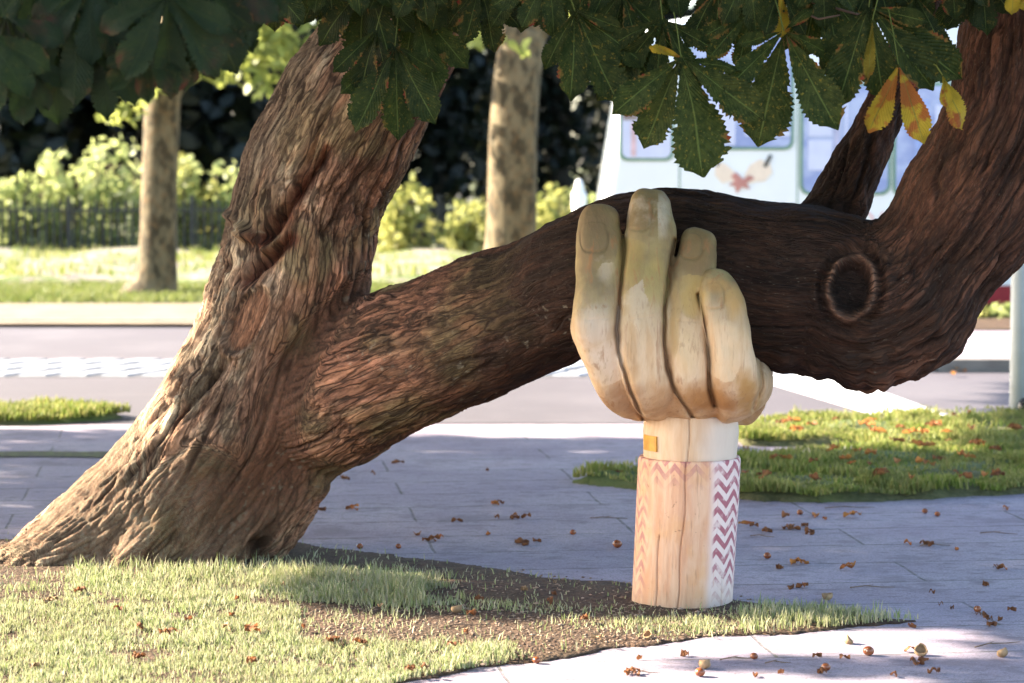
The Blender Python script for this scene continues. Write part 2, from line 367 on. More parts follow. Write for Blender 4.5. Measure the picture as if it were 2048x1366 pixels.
FLOW = (W[:, :, None]*FL).sum(0)
def worley(q):
    i0 = np.floor(q).astype(int); f = q-i0; d1 = np.full(len(q), 9.); d2 = d1.copy(); hid = np.zeros(len(q), int)
    for dx in (-1, 0, 1):
        for dy in (-1, 0, 1):
            for dz in (-1, 0, 1):
                a = (i0[:,0]+dx) & 255; b = (i0[:,1]+dy) & 255; c = (i0[:,2]+dz) & 255; h = _p[_p[_p[a]+b]+c]; g = _g[h]
                d = np.sqrt(((f-[dx+.5, dy+.5, dz+.5]-g*.55)**2).sum(1)); m = d < d1
                d2 = np.where(m, d1, np.minimum(d2, d)); hid = np.where(m, h, hid); d1 = np.where(m, d, d1)
    return d2-d1, hid/255.
def bark(q):                                        # q: (along, across, across) in metres
    q = q.copy(); wv = np.c_[pn(q*[2, 6, 6]), pn(q*[2, 6, 6]+31), pn(q*[2, 6, 6]+57)]
    q = q+wv*[.06, .022, .022]
    a = np.abs(pn(q*[4.2, 17, 17])); b = np.abs(pn(q*[11, 42, 42]+9)); c = np.abs(pn(q*[30, 80, 80]+3))
    e, hid = worley(q*[4.5, 31, 31]+wv*.5); e2, hid2 = worley(q*[16, 74, 74]+4)
    plate = sstep(.02, .22, e)*(.45+.55*hid)+.0*a; pl2 = .5*sstep(0, .25, b)+.5*sstep(.0, .25, e2)*(.4+.6*hid2)
    k1 = np.abs(pn(q*[1.3, 12, 12]+41)); k2 = np.abs(pn(q*[3.2, 26, 26]+71)); m1 = sstep(-.1, .25, pn(q*[1.5, 4, 4]+90))
    crack = np.maximum((1-sstep(.02, .15, k1))*m1, .7*(1-sstep(.02, .19, k2))*sstep(0, .3, pn(q*[2, 6, 6]+33)))
    return plate, pl2, c, crack, hid
def shp(px, py): return None
h1 = np.zeros(len(co)); h2 = np.zeros(len(co)); h3 = np.zeros(len(co)); crk = np.zeros(len(co)); pid = np.zeros(len(co))
for bi in range(len(names)):
    k_ = W[bi] > .02
    if k_.sum() == 0: continue
    a, b, c, d_k, e_k = bark(FL[bi][k_]); crk[k_] += W[bi][k_]*d_k; pid[k_] += W[bi][k_]*e_k; h1[k_] += W[bi][k_]*a; h2[k_] += W[bi][k_]*b; h3[k_] += W[bi][k_]*c
px, py = proj(co[:, 0], co[:, 1], co[:, 2]); front = sstep(.1, -.3, nrm[:, 1])
rough = .42+.58*sstep(1150, 700, px)+.35*sstep(1650, 1800, px)          # limb is smoother beside the hand
rough = np.where(px > 1480, .5+.5*sstep(1600, 1760, px), rough)
patchy = sstep(-.25, .25, pn(co*3.1+5)); rough = rough*(.55+.45*patchy)
lump = fbm(co*3.3, 3)*.018+fbm(co*11+7, 2)*.004
lump += fbm(co*26+2, 3)*.003*sstep(-.1, .3, pn(co*2.2+1))
disp = lump+rough*(.0105*(h1-.6)+.006*(h2-.6)+.003*h3-.020*crk)
def seg_d(x0, y0, x1, y1):
    ax, ay = x1-x0, y1-y0; tt = np.clip(((px-x0)*ax+(py-y0)*ay)/(ax*ax+ay*ay), 0, 1); return np.hypot(px-x0-tt*ax, py-y0-tt*ay), tt
red = np.zeros(len(co)); grey = np.zeros(len(co)); dark = np.zeros(len(co))
wob = pn(co*14)*9
for (x0, y0, x1, y1, wd, dp) in ((640,330,560,435,11,.09),(565,430,520,490,14,.10),(580,478,490,562,11,.09),(655,300,630,350,7,.05),(640,280,600,350,5,.02),(415,700,345,790,6,.03),(345,790,240,915,5,.02),(460,720,400,790,6,.025),(400,790,320,890,4,.015),(215,950,90,1060,4,.012),
                            (690,140,610,330,5,.02),(720,300,690,400,4,.012),(640,570,620,640,4,.012),(520,1000,430,1080,4,.012),(380,1030,330,1110,5,.015),(590,690,560,740,5,.02),(610,640,580,720,6,.022),(760,545,745,600,6,.02)):
    dd, tt = seg_d(x0, y0, x1, y1); g = np.exp(-((dd+wob*.5)/wd)**2)*front*np.sin(np.pi*np.clip(tt*.9+.05, 0, 1))**.5
    disp -= g*dp; red = np.maximum(red, np.exp(-((dd+wob)/(wd*1.5))**2)*front*(dp > .03))
# raised lip beside the split, and the healed oval scar
for (x0, y0, x1, y1, wd, dp) in ((500,470,530,500,9,.03),(530,500,555,480,8,.03),(455,425,500,470,8,.03),(480,430,600,330,10,.012),(250,960,390,760,12,.02),(330,890,440,690,14,.02),(600,560,640,420,16,.015)):
    dd, tt = seg_d(x0, y0, x1, y1); disp += np.exp(-((dd+wob)/wd)**2)*front*dp
ca, sa = math.cos(R(-62)), math.sin(R(-62))
ex, ey = (px-497)*ca-(py-640)*-sa*-1, 0
rx = (px-497)*math.cos(R(62))-(py-640)*math.sin(R(62)); ry = (px-497)*math.sin(R(62))+(py-640)*math.cos(R(62))
el = np.sqrt((rx/72)**2+(ry/30)**2); sc_in = (1-sstep(.82, 1.0, el))*front
disp = disp*(1-sc_in*.75)-sc_in*.008+np.exp(-((el-1.12)/.13)**2)*.014*front-np.exp(-((el-.97)/.06)**2)*.012*front
scar = sc_in*.9
# knot hole with a callus rim at the elbow of the limb
el = np.sqrt(((px-1704+wob*.5+.06*(py-574))/47)**2+((py-574+7*pn(co*9+70))/60)**2); kn = (1-sstep(.70, .9, el))*front
disp = disp*(1-kn*.6)-kn*.055+np.exp(-((el-1.0)/(.11+.05*pn(co*7)))**2)*(.026+.028*pn(co*9+4))*front-np.exp(-((el-1.30)/.12)**2)*.02*front+np.exp(-((el-1.6)/.2)**2)*.012*front
el2 = np.sqrt(((px-1683)/18)**2+((py-600)/26)**2); disp += (1-sstep(.6, 1.2, el2))*front*.02
dark = np.maximum(dark, kn*1.1)
rimc = np.exp(-((el-1.0)/.10)**2)*front
# burr under the elbow
burr = np.exp(-(((px-1740)/120)**2+((py-745)/48)**2)); disp += burr*(.026+.030*pn(co*13)+.012*pn(co*34+3))
burr2 = np.exp(-(((px-1590)/110)**2+((py-715)/30)**2)); disp += burr2*(.018*pn(co*17+8))
burr3 = np.exp(-(((px-1880)/90)**2+((py-670)/60)**2)); disp += burr3*(.014+.02*pn(co*12+2))
ru = np.exp(-((px-1690)/130)**2-((py-640)/110)**2); disp += ru*.012*np.abs(pn(co*[9, 9, 22]))
# hollow between the roots
dd, tt = seg_d(515, 1100, 545, 1160); disp -= np.exp(-(dd/22)**2)*front*.06; dark = np.maximum(dark, np.exp(-(dd/20)**2)*front*.4)
dd, tt = seg_d(205, 1150, 215, 1175); disp -= np.exp(-(dd/22)**2)*front*.05
dd, tt = seg_d(400, 960, 300, 1130); disp -= np.exp(-(dd/15)**2)*front*.02
co2 = co+nrm*disp[:, None]; setco(me, co2)
# bark colours, with dark hollows and the shade on trunk and limb painted in
big = fbm(co*2.3+13, 3); md = fbm(FLOW*[5, 12, 12]+5, 4); sp = pn(co*45)
def mixc(a, b, f): return a+(np.asarray(b)[None]-a)*np.clip(f, 0, 1)[:, None]
c = np.tile(np.array([.155, .082, .056]), (len(co), 1))
c = mixc(c, (.085, .058, .038), sstep(-.1, .5, md)*.8)
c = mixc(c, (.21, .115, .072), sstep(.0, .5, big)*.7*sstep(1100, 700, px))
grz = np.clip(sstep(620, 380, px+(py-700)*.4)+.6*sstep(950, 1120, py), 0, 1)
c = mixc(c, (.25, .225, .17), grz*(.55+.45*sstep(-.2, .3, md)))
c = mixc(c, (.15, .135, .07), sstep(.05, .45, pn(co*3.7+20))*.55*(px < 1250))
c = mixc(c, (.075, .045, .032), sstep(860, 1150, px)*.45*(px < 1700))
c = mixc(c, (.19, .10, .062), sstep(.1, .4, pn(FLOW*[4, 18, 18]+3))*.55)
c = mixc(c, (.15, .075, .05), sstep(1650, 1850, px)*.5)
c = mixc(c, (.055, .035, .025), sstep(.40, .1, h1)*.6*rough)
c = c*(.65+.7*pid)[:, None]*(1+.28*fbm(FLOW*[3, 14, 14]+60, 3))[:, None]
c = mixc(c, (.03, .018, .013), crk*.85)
up = sstep(640, 480, px+(py-330)*.45)*sstep(560, 430, py); c = mixc(c, np.array([.052, .042, .034])*1., up*.85)  # upper left trunk darkened, its shade put into the colour
c = c*(1.30-1.06*sstep(760, 1080, px)+.26*sstep(1640, 1800, px))[:, None]*np.array([[1.06, .92, .82]])*(1+.25*sstep(450, 620, px)*sstep(900, 700, px))[:, None]  # limb's shade painted into its colour, shaded trunk lifted
c = mixc(c, (.13, .035, .02), red*.85); c = mixc(c, (.24, .11, .06), scar); c = mixc(c, (.02, .012, .009), dark); c = mixc(c, (.26, .14, .09), rimc*(.45+.6*np.clip(pn(co*8), -.3, .6)))
c = mixc(c, (.34, .30, .22), (sp > .55)*sstep(.05, .35, pn(co*3+50))*.5*(px < 1150))
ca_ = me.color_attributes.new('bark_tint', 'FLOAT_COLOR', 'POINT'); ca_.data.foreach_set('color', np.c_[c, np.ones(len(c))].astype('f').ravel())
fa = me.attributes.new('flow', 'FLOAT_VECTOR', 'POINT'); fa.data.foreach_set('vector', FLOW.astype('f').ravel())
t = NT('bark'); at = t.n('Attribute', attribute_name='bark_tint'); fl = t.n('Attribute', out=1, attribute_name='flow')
f1 = t.noise(t.scale(fl, (18, 75, 75)), 1, 6, .65, .6); f2 = t.noise(t.scale(fl, (60, 200, 200)), 1, 4, .6); wp = t.n('VectorMath', {0: fl, 1: t.scale(t.n('VectorMath', {0: t.noise(t.scale(fl, (5, 16, 16)), 1, 3, .6, out=1), 1: (.5, .5, .5)}, operation='SUBTRACT'), (.10, .045, .045))}, operation='ADD')
f3 = t.n('TexVoronoi', {'Vector': t.scale(wp, (3.6, 37, 37)), 'Scale': 1.}, feature='DISTANCE_TO_EDGE'); f4 = t.n('TexVoronoi', {'Vector': t.scale(wp, (11, 88, 88)), 'Scale': 1.}, feature='DISTANCE_TO_EDGE')
msk = t.ramp(t.noise(t.scale(fl, (2.5, 7, 7)), 1, 3), .36, .55, .15, 1); cr3 = t.math('MULTIPLY', t.ramp(f3, .015, .10, 1, 0), msk); cr4 = t.math('MULTIPLY', t.ramp(f4, .01, .12, 1, 0), t.math('SUBTRACT', 1.1, msk))
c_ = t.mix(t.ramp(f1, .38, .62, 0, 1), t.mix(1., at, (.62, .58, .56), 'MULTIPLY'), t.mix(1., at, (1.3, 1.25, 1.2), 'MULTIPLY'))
c_ = t.mix(t.ramp(f2, .6, .75, 0, .35), c_, (.24, .205, .15)); c_ = t.mix(t.math('MULTIPLY', cr3, .8), c_, (.028, .016, .011)); c_ = t.mix(t.math('MULTIPLY', cr4, .6), c_, (.035, .02, .014))
hh = t.math('ADD', t.math('MULTIPLY', f1, 1.), t.math('ADD', t.math('MULTIPLY', f2, .35), t.math('MULTIPLY', t.math('ADD', cr3, t.math('MULTIPLY', cr4, .5)), -1.1)))
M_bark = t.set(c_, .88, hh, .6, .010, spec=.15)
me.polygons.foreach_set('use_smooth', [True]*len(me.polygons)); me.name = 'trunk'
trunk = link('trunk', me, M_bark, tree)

# --- leaves
def leafshader():
    t = NT('chestnut_leaf'); uv = t.uv(); s = t.n('SeparateXYZ', {0: uv}); u = s; v = s.node.outputs[1]
    au = t.math('ABSOLUTE', t.math('SUBTRACT', u, .5)); ob = t.obj()
    rnd = t.n('ObjectInfo').node.outputs['Random']
    ph = t.math('SUBTRACT', t.math('MULTIPLY', v, 15.), t.math('MULTIPLY', au, 9.)); fr_ = t.math('ABSOLUTE', t.math('SUBTRACT', t.math('FRACT', ph), .5))
    vein = t.ramp(fr_, .0, .10, 1, 0); midr = t.ramp(au, .008, .03, 1, 0)
    n1 = t.noise(ob, 40, 5, .6); n2 = t.noise(ob, 9, 4, .6); n3 = t.noise(ob, 120, 3, .6)
    c = t.mix(t.ramp(n1, .35, .65), (.014, .022, .006), (.036, .045, .012)); c = t.mix(t.math('MULTIPLY', vein, .22), c, (.05, .075, .018))
    c = t.mix(t.ramp(n3, .60, .68, 0, .5), c, (.13, .13, .04))
    vs = t.n('TexVoronoi', {'Vector': ob, 'Scale': 26.}); c = t.mix(t.ramp(t.math('ADD', vs, t.math('MULTIPLY', t.ramp(n2, .62, .40), .3)), .08, .15, 1, 0), c, (.22, .06, .02)); c = t.mix(t.ramp(t.noise(ob, 75, 3, .6), .60, .68, 0, .8), c, (.15, .11, .02)); c = t.mix(1., c, t.mix(rnd, (.6, .6, .55), (1.35, 1.3, 1.05)), 'MULTIPLY')
    edge = t.math('ADD', t.math('MULTIPLY', au, .5), t.math('ADD', n2, t.math('MULTIPLY', n1, .3)))
    c = t.mix(t.ramp(edge, .93, .99), c, (.15, .085, .02)); c = t.mix(t.ramp(edge, 1.0, 1.04), c, (.20, .035, .018))
    yel = t.n('Attribute', out=2, attribute_name='yellow'); c = t.mix(t.math('MULTIPLY', yel, t.ramp(n2, .25, .5, .5, 1)), c, (.42, .28, .025)); 
    c = t.mix(t.math('MULTIPLY', yel, t.ramp(t.math('ADD', n2, t.math('MULTIPLY', n1, .3)), .66, .76)), c, (.28, .07, .02))
    c = t.mix(t.math('MULTIPLY', midr, .7), c, (.13, .16, .04))
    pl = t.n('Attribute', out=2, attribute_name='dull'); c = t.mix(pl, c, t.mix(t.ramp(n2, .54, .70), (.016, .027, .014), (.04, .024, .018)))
    hgt = t.math('SUBTRACT', t.math('MULTIPLY', fr_, 1.4), t.math('MULTIPLY', midr, .8)); t.set(c, .6, hgt, .7, .004, spec=.12)
    tr = t.n('BsdfTranslucent', {0: t.mix(.5, c, (.04, .08, .008))}); mx = t.n('MixShader', {0: .25, 1: t.b.outputs[0], 2: tr}); t.t.links.new(mx, t.o.inputs[0]); return t.m
M_leaf = leafshader()
def leaflet(L, wr, droop, fold, n=40, curl=0., holes=.02, rs=None):
    rs = rs or random; V = []; F = []; UV = []; Wd = L*wr*1.10
    cols = [-1, -.82, -.45, 0, .45, .82, 1]
    sr = [rs.uniform(.6, 1.5) for _ in range(n+2)]
    for i in range(n+1):
        t_ = i/n; w_ = Wd*(t_**1.05)*max(0, 1-t_**4)**.72*1.28+.0015
        ser = 1+(.075 if i % 2 else -.05)*sr[i]*(1 if .15 < t_ < .97 else 0)+rs.uniform(-.03, .03)
        x_ = L*t_+(L*.05 if i == n else 0)
        for c in cols:
            e = ser if abs(c) == 1 else 1
            yy = c*w_*e; zz = abs(c)*w_*fold-droop*L*t_*t_+.0035*math.sin(2*math.pi*(t_*15-abs(c)*4.5))*min(1, abs(c)*2)*.5+curl*c*c*w_
            V.append((x_-abs(c)*w_*-.10*(1 if c else 0), yy, zz+.006*math.sin(t_*7+c*2+L*90))); UV.append((.5+.5*c, t_))
    k = len(cols)
    for i in range(n):
        for j in range(k-1):
            edge = j in (0, k-2)
            if edge and rs.random() < holes*3.5 and i > n*.35: continue
            a = i*k+j; F.append((a, a+1, a+k+1, a+k))
    return V, F, UV
def make_leaf(spec, hub, name='leaf', yellow=0., dull=0., face=None, petiole=None, parent=None, holes=.02, ytilt=0., wr=.2, jit=.25):
    rs = random.Random(hash((round(hub.x*1000), round(hub.z*1000))) & 0xffff); V = []; F = []; UV = []; YE = []
    for s in spec:
        ang, L = s[0], s[1]; w_ = s[2] if len(s) > 2 else wr; ye = s[3] if len(s) > 3 else yellow
        a = R(ang); yt = ytilt+rs.uniform(-jit, jit); X = Vector((math.cos(a), yt, math.sin(a))).normalized()
        N0 = Vector((rs.uniform(-.3, .3), -1, rs.uniform(-.1, .6))); Z = (N0-X*N0.dot(X)).normalized(); Yv = Z.cross(X)
        v, f, u = leaflet(L, w_, rs.uniform(-.1, .28), rs.uniform(-.15, .6), holes=holes, rs=rs, curl=rs.uniform(-.15, .15))
        st = L*.05; n = len(V)
        for p in v: V.append(hub+X*(p[0]+st)+Yv*p[1]+Z*p[2])
        UV += u; YE += [ye]*len(v); F += [tuple(i+n for i in q) for q in f]
    if petiole is not None:
        mid = (hub+petiole)/2+Vector((0, 0, .01)); v, f = tube_geo([hub, mid, petiole], [.0018, .002, .0025], 5); n = len(V)
        V += v; F += [tuple(i+n for i in q) for q in f]; UV += [(.5, .5)]*len(v); YE += [yellow]*len(v)
    o = mesh(name, V, F, M_leaf, parent or tree, True, UV); m = o.data
    m.attributes.new('yellow', 'FLOAT', 'POINT').data.foreach_set('value', YE)
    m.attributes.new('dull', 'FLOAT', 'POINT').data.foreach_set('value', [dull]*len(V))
    return o
def LF(px, py, Y, spec, **kw):                     # spec: (direction on the picture in degrees, length in px [, width, yellow])
    k = Y/FPX; hub = P(px, py, Y); pe = kw.pop('pe', (random.uniform(-40, 40), -90))
    return make_leaf([(s[0], s[1]*k)+tuple(s[2:]) for s in spec], hub, petiole=P(px+pe[0], py+pe[1], Y+.05), **kw)
YR = 7.3
LF(1362, 114, YR, [(-76, 222, .36), (-37, 190, .25), (-112, 180, .27), (-140, 165, .24), (-12, 110, .15), (160, 60, .2, .9)], holes=.025)
LF(1568, 62, YR+.05, [(-101, 215, .30), (-62, 205, .25), (-135, 160, .2), (-25, 135, .2), (-165, 90, .2), (40, 70, .2)], holes=.02)
LF(1738, 14, YR+.02, [(-82, 170, .26), (-110, 190, .25), (-50, 190, .25), (-37, 215, .24), (-130, 150, .2), (-15, 110, .2)], holes=.012)
LF(1797, 128, YR-.05, [(-110, 135, .24, .8), (-72, 150, .22, .9)], holes=.01, pe=(-20, -110))
LF(1885, 150, YR-.03, [(-62, 112, .27, 1.), (-80, 60, .25, 1.)], holes=.03, yellow=1., pe=(-25, -25))
LF(1325, 38, YR+.1, [(-128, 195, .24), (-95, 165, .2), (-60, 150, .2), (-155, 120, .2), (-30, 110, .2)])
LF(1150, 22, YR+.12, [(-92, 165, .25), (-65, 185, .24), (-118, 120, .2), (-38, 170, .22), (-20, 90, .2)])
LF(1245, -20, YR+.2, [(-100, 190, .24), (-75, 200, .22), (-50, 160, .2), (-125, 170, .2)])
LF(1440, -30, YR+.15, [(-95, 125, .24), (-70, 120, .22), (-120, 130, .22), (-45, 120, .2)])
LF(1640, -40, YR+.2, [(-100, 150, .24), (-75, 170, .22), (-120, 140, .22), (-50, 150, .2)])
LF(1560, -25, YR+.1, [(-85, 90, .25, .8), (-110, 100, .2), (-60, 100, .2)])
LF(1500, 20, YR+.12, [(-130, 120, .22), (-100, 110, .22), (-150, 110, .2)])
LF(1830, -10, YR+.1, [(-60, 130, .2), (-85, 120, .22), (-110, 110, .2)])
LF(1745, 40, YR-.08, [(-92, 110, .12, .35)])
LF(2030, -40, YR-.1, [(-95, 62, .28, .8), (-70, 60, .2, .6)])
for (x, y, sp_) in ((790, 92, [(-115, 175, .24), (-88, 170, .25), (-62, 165, .24), (-140, 130, .22), (-30, 90, .2)]),
                    (830, 10, [(-100, 150, .24), (-75, 170, .24), (-50, 150, .22), (-125, 140, .22)]),
                    (735, -45, [(-100, 160, .25), (-75, 165, .22), (-128, 150, .22), (-50, 130, .2)]),
                    (752, 60, [(-105, 120, .27), (-78, 120, .25), (-135, 110, .22)]),
                    (960, -30, [(-105, 110, .25), (-75, 125, .25), (-45, 110, .25), (-135, 100, .22)]),
                    (1050, -45, [(-95, 100, .25), (-60, 115, .22), (-125, 110, .22)]),
                    (885, -50, [(-100, 110, .25), (-75, 110, .25), (-50, 100, .2)]),
                    (560, -70, [(-95, 120, .25), (-60, 100, .22), (-125, 110, .22)]),
                    (640, -70, [(-95, 90, .25), (-60, 100, .22), (-125, 90, .22)]),
                    (520, -50, [(-95, 100, .25), (-60, 100, .22), (-125, 110, .22)])):
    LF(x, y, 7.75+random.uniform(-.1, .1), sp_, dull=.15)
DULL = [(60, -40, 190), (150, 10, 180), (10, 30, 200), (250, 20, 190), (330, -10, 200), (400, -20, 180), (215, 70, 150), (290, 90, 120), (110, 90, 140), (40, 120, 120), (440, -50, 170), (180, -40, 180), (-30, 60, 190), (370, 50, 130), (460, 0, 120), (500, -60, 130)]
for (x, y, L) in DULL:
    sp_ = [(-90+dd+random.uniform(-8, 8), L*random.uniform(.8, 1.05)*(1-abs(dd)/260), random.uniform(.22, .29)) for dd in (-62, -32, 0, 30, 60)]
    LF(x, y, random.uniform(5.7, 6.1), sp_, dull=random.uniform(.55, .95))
# more leaves just above the frame edge
for i in range(60):
    x = i*36+random.uniform(-30, 30)
    if 950 < x < 1090: continue
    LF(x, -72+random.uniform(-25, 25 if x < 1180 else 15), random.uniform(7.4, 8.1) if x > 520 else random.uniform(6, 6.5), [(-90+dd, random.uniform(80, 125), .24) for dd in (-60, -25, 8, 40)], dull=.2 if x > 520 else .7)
# twigs
tw = MB()
for (a, b, Y0, Y1, r) in (((620, -120), (1100, -100), 8., 7.8, .012), ((1100, -100), (1700, -90), 7.8, 7.5, .012), ((1490, -60), (1720, 30), 7.55, 7.45, .006), ((-100, -120), (620, -120), 6.1, 8, .014), ((1700, -90), (2100, -110), 7.5, 7.6, .012), ((1595, 20), (1680, 30), 7.42, 7.4, .004), ((120, -60), (330, 120), 6.0, 5.95, .004)):
    p0, p1 = P(*a, Y0), P(*b, Y1); m = (p0+p1)/2+Vector((0, 0, -.02)); tw.tube([p0, m, p1], [r, r*.9, r*.6], 7)
tw.build('twig', M_bark if False else plain('twig_bark', (.10, .055, .035), .8), tree, True)

# --- crown above the frame: unseen leaves, kept only where they cast the wanted shade
ld = -np.array(sdir)
def shade_want(x, y):
    px, py = proj(x, y, 0*x)
    lo = np.interp(px, [-2000, 600, 1300, 1700, 2048, 3000], [1060, 1105, 1150, 1192, 1225, 1330]); hi = np.interp(px, [-2000, 200, 1450, 1700, 3000], [858, 866, 885, 925, 935])
    n = pn(np.c_[x*1.2, y*2.6, x*0+2])
    ok = (py < lo+n*10) & (py > hi) & (n < .50)
    ok |= (px > 2080) & (py > 640)
    ok |= (px > 1500) & (np.abs(py-(1345+(px-2048)*.02)) < 9)
    ok |= (px > 1650) & (np.abs(py-(1232+(px-2048)*.045)) < 7)
    ok |= (px > 760) & (px < 1290) & (py > 1176+(px-760)*.01) & (py < 1238+(px-760)*.02)
    dx_ = x-.57; ok |= (x > .45) & (x < 2.6) & (np.abs(y-(8.18-dx_*math.tan(SUN_AZ))) < .21)      # crown leaves kept here to shade the post and the hand
    return ok
cand = 190000
cx = rng.uniform(-11, 5.5, cand); cy = rng.uniform(6.6, 19, cand); cz = rng.uniform(2.75, 5.6, cand)
cz = np.maximum(cz, 1.5+.075*cy+.35)
hi_ = rng.random(cand) < .5  # higher leaf layer added overhead to cut the skylight from above
cx = np.where(hi_, rng.uniform(-5, 6, cand), cx); cy = np.where(hi_, rng.uniform(3.5, 11.5, cand), cy); cz = np.where(hi_, rng.uniform(4.6, 8.5, cand), cz)
s = cz/math.tan(SUN_EL); gx = cx+s*math.cos(SUN_AZ); gy = cy-s*math.sin(SUN_AZ)
k_ = shade_want(gx, gy) & (fbm(np.c_[cx, cy, cz]*.8, 2) > -.55) & ((gx < 6.5) | hi_)
ia = np.where(k_ & ~hi_)[0][:10500]; ib = np.where(k_ & hi_)[0][:12000]; idx = np.r_[ia, ib]
V = []; F = []
for i in idx:
    hub = np.array((cx[i], cy[i], cz[i])); a0 = rng.uniform(0, 6.28); til = rng.uniform(-.7, .7, 2); nl = 6; Ls = rng.uniform(.15, .25)
    e1 = np.array((math.cos(a0), math.sin(a0), til[0])); e2 = np.array((-math.sin(a0), math.cos(a0), til[1]))
    for q in range(nl):
        a = -2.3+4.6*q/(nl-1); d = e1*math.cos(a)+e2*math.sin(a); p = -e1*math.sin(a)+e2*math.cos(a); L = Ls*(1-.25*abs(a)/2.3); d = d*L; p = p*L*.24; dz = np.array((0, 0, -.25*L))
        b = len(V); V += [hub, hub+d*.6+p+dz*.4, hub+d+dz, hub+d*.6-p+dz*.4]; F += [(b, b+1, b+2, b+3)]
M_crown = leafmat('crown_leaf', (.035, .07, .018), (.08, .12, .03), .3)
cr = mesh('crown', np.array(V), F, M_crown, tree, False); tag(cr, kind='stuff')

# ------------------------------------------------------------ CARVED HAND
sculp = tag(empty('hand_sculpture', Vector((P(1362, 1235, 8.18).x, 8.18, 0))), 'large carved wooden hand on a painted timber post propping up the low limb', 'sculpture')
def wood(name, hand=True):
    t = NT(name); o_ = t.obj(); s = t.n('SeparateXYZ', {0: o_}); X, Y, Z = s, s.node.outputs[1], s.node.outputs[2]
    g1 = t.noise(t.scale(o_, (14, 14, 2.2)), 2.2, 6, .62, .5); g2 = t.noise(o_, 7, 5, .6); g3 = t.noise(t.scale(o_, (90, 90, 9)), 1, 4, .6); g4 = t.noise(o_, 2.6, 3)
    if hand:
        c = t.mix(t.ramp(g1, .3, .7), (.55, .34, .18), (.66, .47, .30))
        top = t.ramp(t.math('ADD', Z, t.math('MULTIPLY', g4, .25)), .98, 1.28)
        c = t.mix(t.math('MULTIPLY', top, .9), c, t.mix(t.ramp(g2, .35, .65), (.14, .10, .045), (.25, .19, .075)))
        tint = t.n('Attribute', attribute_name='stain'); c = t.mix(t.n('Attribute', out=2, attribute_name='stain_amount'), c, tint)
        c = t.mix(t.ramp(g2, .60, .74, 0, .3), c, (.62, .50, .38)); c = t.mix(t.ramp(g1, .55, .70, 0, .6), c, (.30, .13, .05)); c = t.mix(t.ramp(g3, .55, .72, 0, .4), c, (.26, .14, .07))
        return t.set(c, .7, t.math('ADD', g1, t.math('MULTIPLY', g3, .7)), .5, .006, spec=.2)
    th = t.math('ARCTAN2', X, t.math('MULTIPLY', Y, -1)); 
    c = t.mix(t.ramp(g1, .3, .7), (.60, .31, .18), (.70, .44, .285)); c = t.mix(t.ramp(g2, .5, .7, 0, .45), c, (.64, .32, .13)); c = t.mix(t.ramp(g3, .58, .72, 0, .5), c, (.34, .17, .09)); c = t.mix(t.ramp(t.noise(o_, 34, 4, .6), .66, .72, 0, .7), c, (.28, .13, .07))
    wz = t.math('ADD', th, t.math('MULTIPLY', g4, .25))
    white = t.ramp(wz, .48, .72); white = t.math('MULTIPLY', white, t.ramp(g3, .25, .45, .55, 1)); c = t.mix(t.math('MULTIPLY', white, .6), c, (.74, .67, .68))
    zig = t.math('MULTIPLY', t.math('PINGPONG', th, .21), .19); st_ = t.math('FRACT', t.math('DIVIDE', t.math('ADD', t.math('SUBTRACT', Z, zig), t.math('MULTIPLY', g2, .022)), .048))
    band = t.math('MULTIPLY', t.ramp(st_, .46, .52), t.ramp(st_, .98, 1.0, 1, 0))
    right = t.ramp(th, .50, .58); left = t.ramp(th, -1.0, -.72, 1, 0); topm = t.ramp(Z, .40, .50, 0, .8)
    reg = t.math('MAXIMUM', right, t.math('MAXIMUM', t.math('MULTIPLY', left, .6), topm)); fade = t.ramp(Z, .02, .14, .35, 1)
    wear = t.math('MAXIMUM', t.math('MULTIPLY', t.ramp(t.math('ADD', t.math('MULTIPLY', g2, .6), t.math('MULTIPLY', g4, .5)), .42, .62, 1., .0), .9), t.math('MULTIPLY', t.math('MAXIMUM', right, left), t.ramp(g2, .66, .5, .2, 1)))
    m = t.math('MULTIPLY', t.math('MULTIPLY', band, reg), t.math('MULTIPLY', fade, wear))
    m = t.math('MULTIPLY', m, t.ramp(t.noise(o_, 28, 4, .6), .66, .48, .35, 1)); c = t.mix(t.math('MULTIPLY', m, .95), c, (.34, .10, .125))
    c = t.mix(t.ramp(Z, .0, .12, .35, 0), c, (.30, .22, .13))
    return t.set(c, .75, t.math('ADD', g1, t.math('MULTIPLY', g3, .6)), .35, .006, spec=.2)
M_hand = wood('carved_wood'); M_post = wood('painted_post', False)
def FG(rows):                                       # px, py, Y, half width (px), half depth (m)
    A = spline([(*P(r[0], r[1], r[2]), r[3]*r[2]/FPX, r[4]) for r in rows], 6)
    v, f = tube_geo([Vector(a[:3]) for a in A], [(a[4], a[3]*1.02) for a in A], 32, 3.0); return v, f
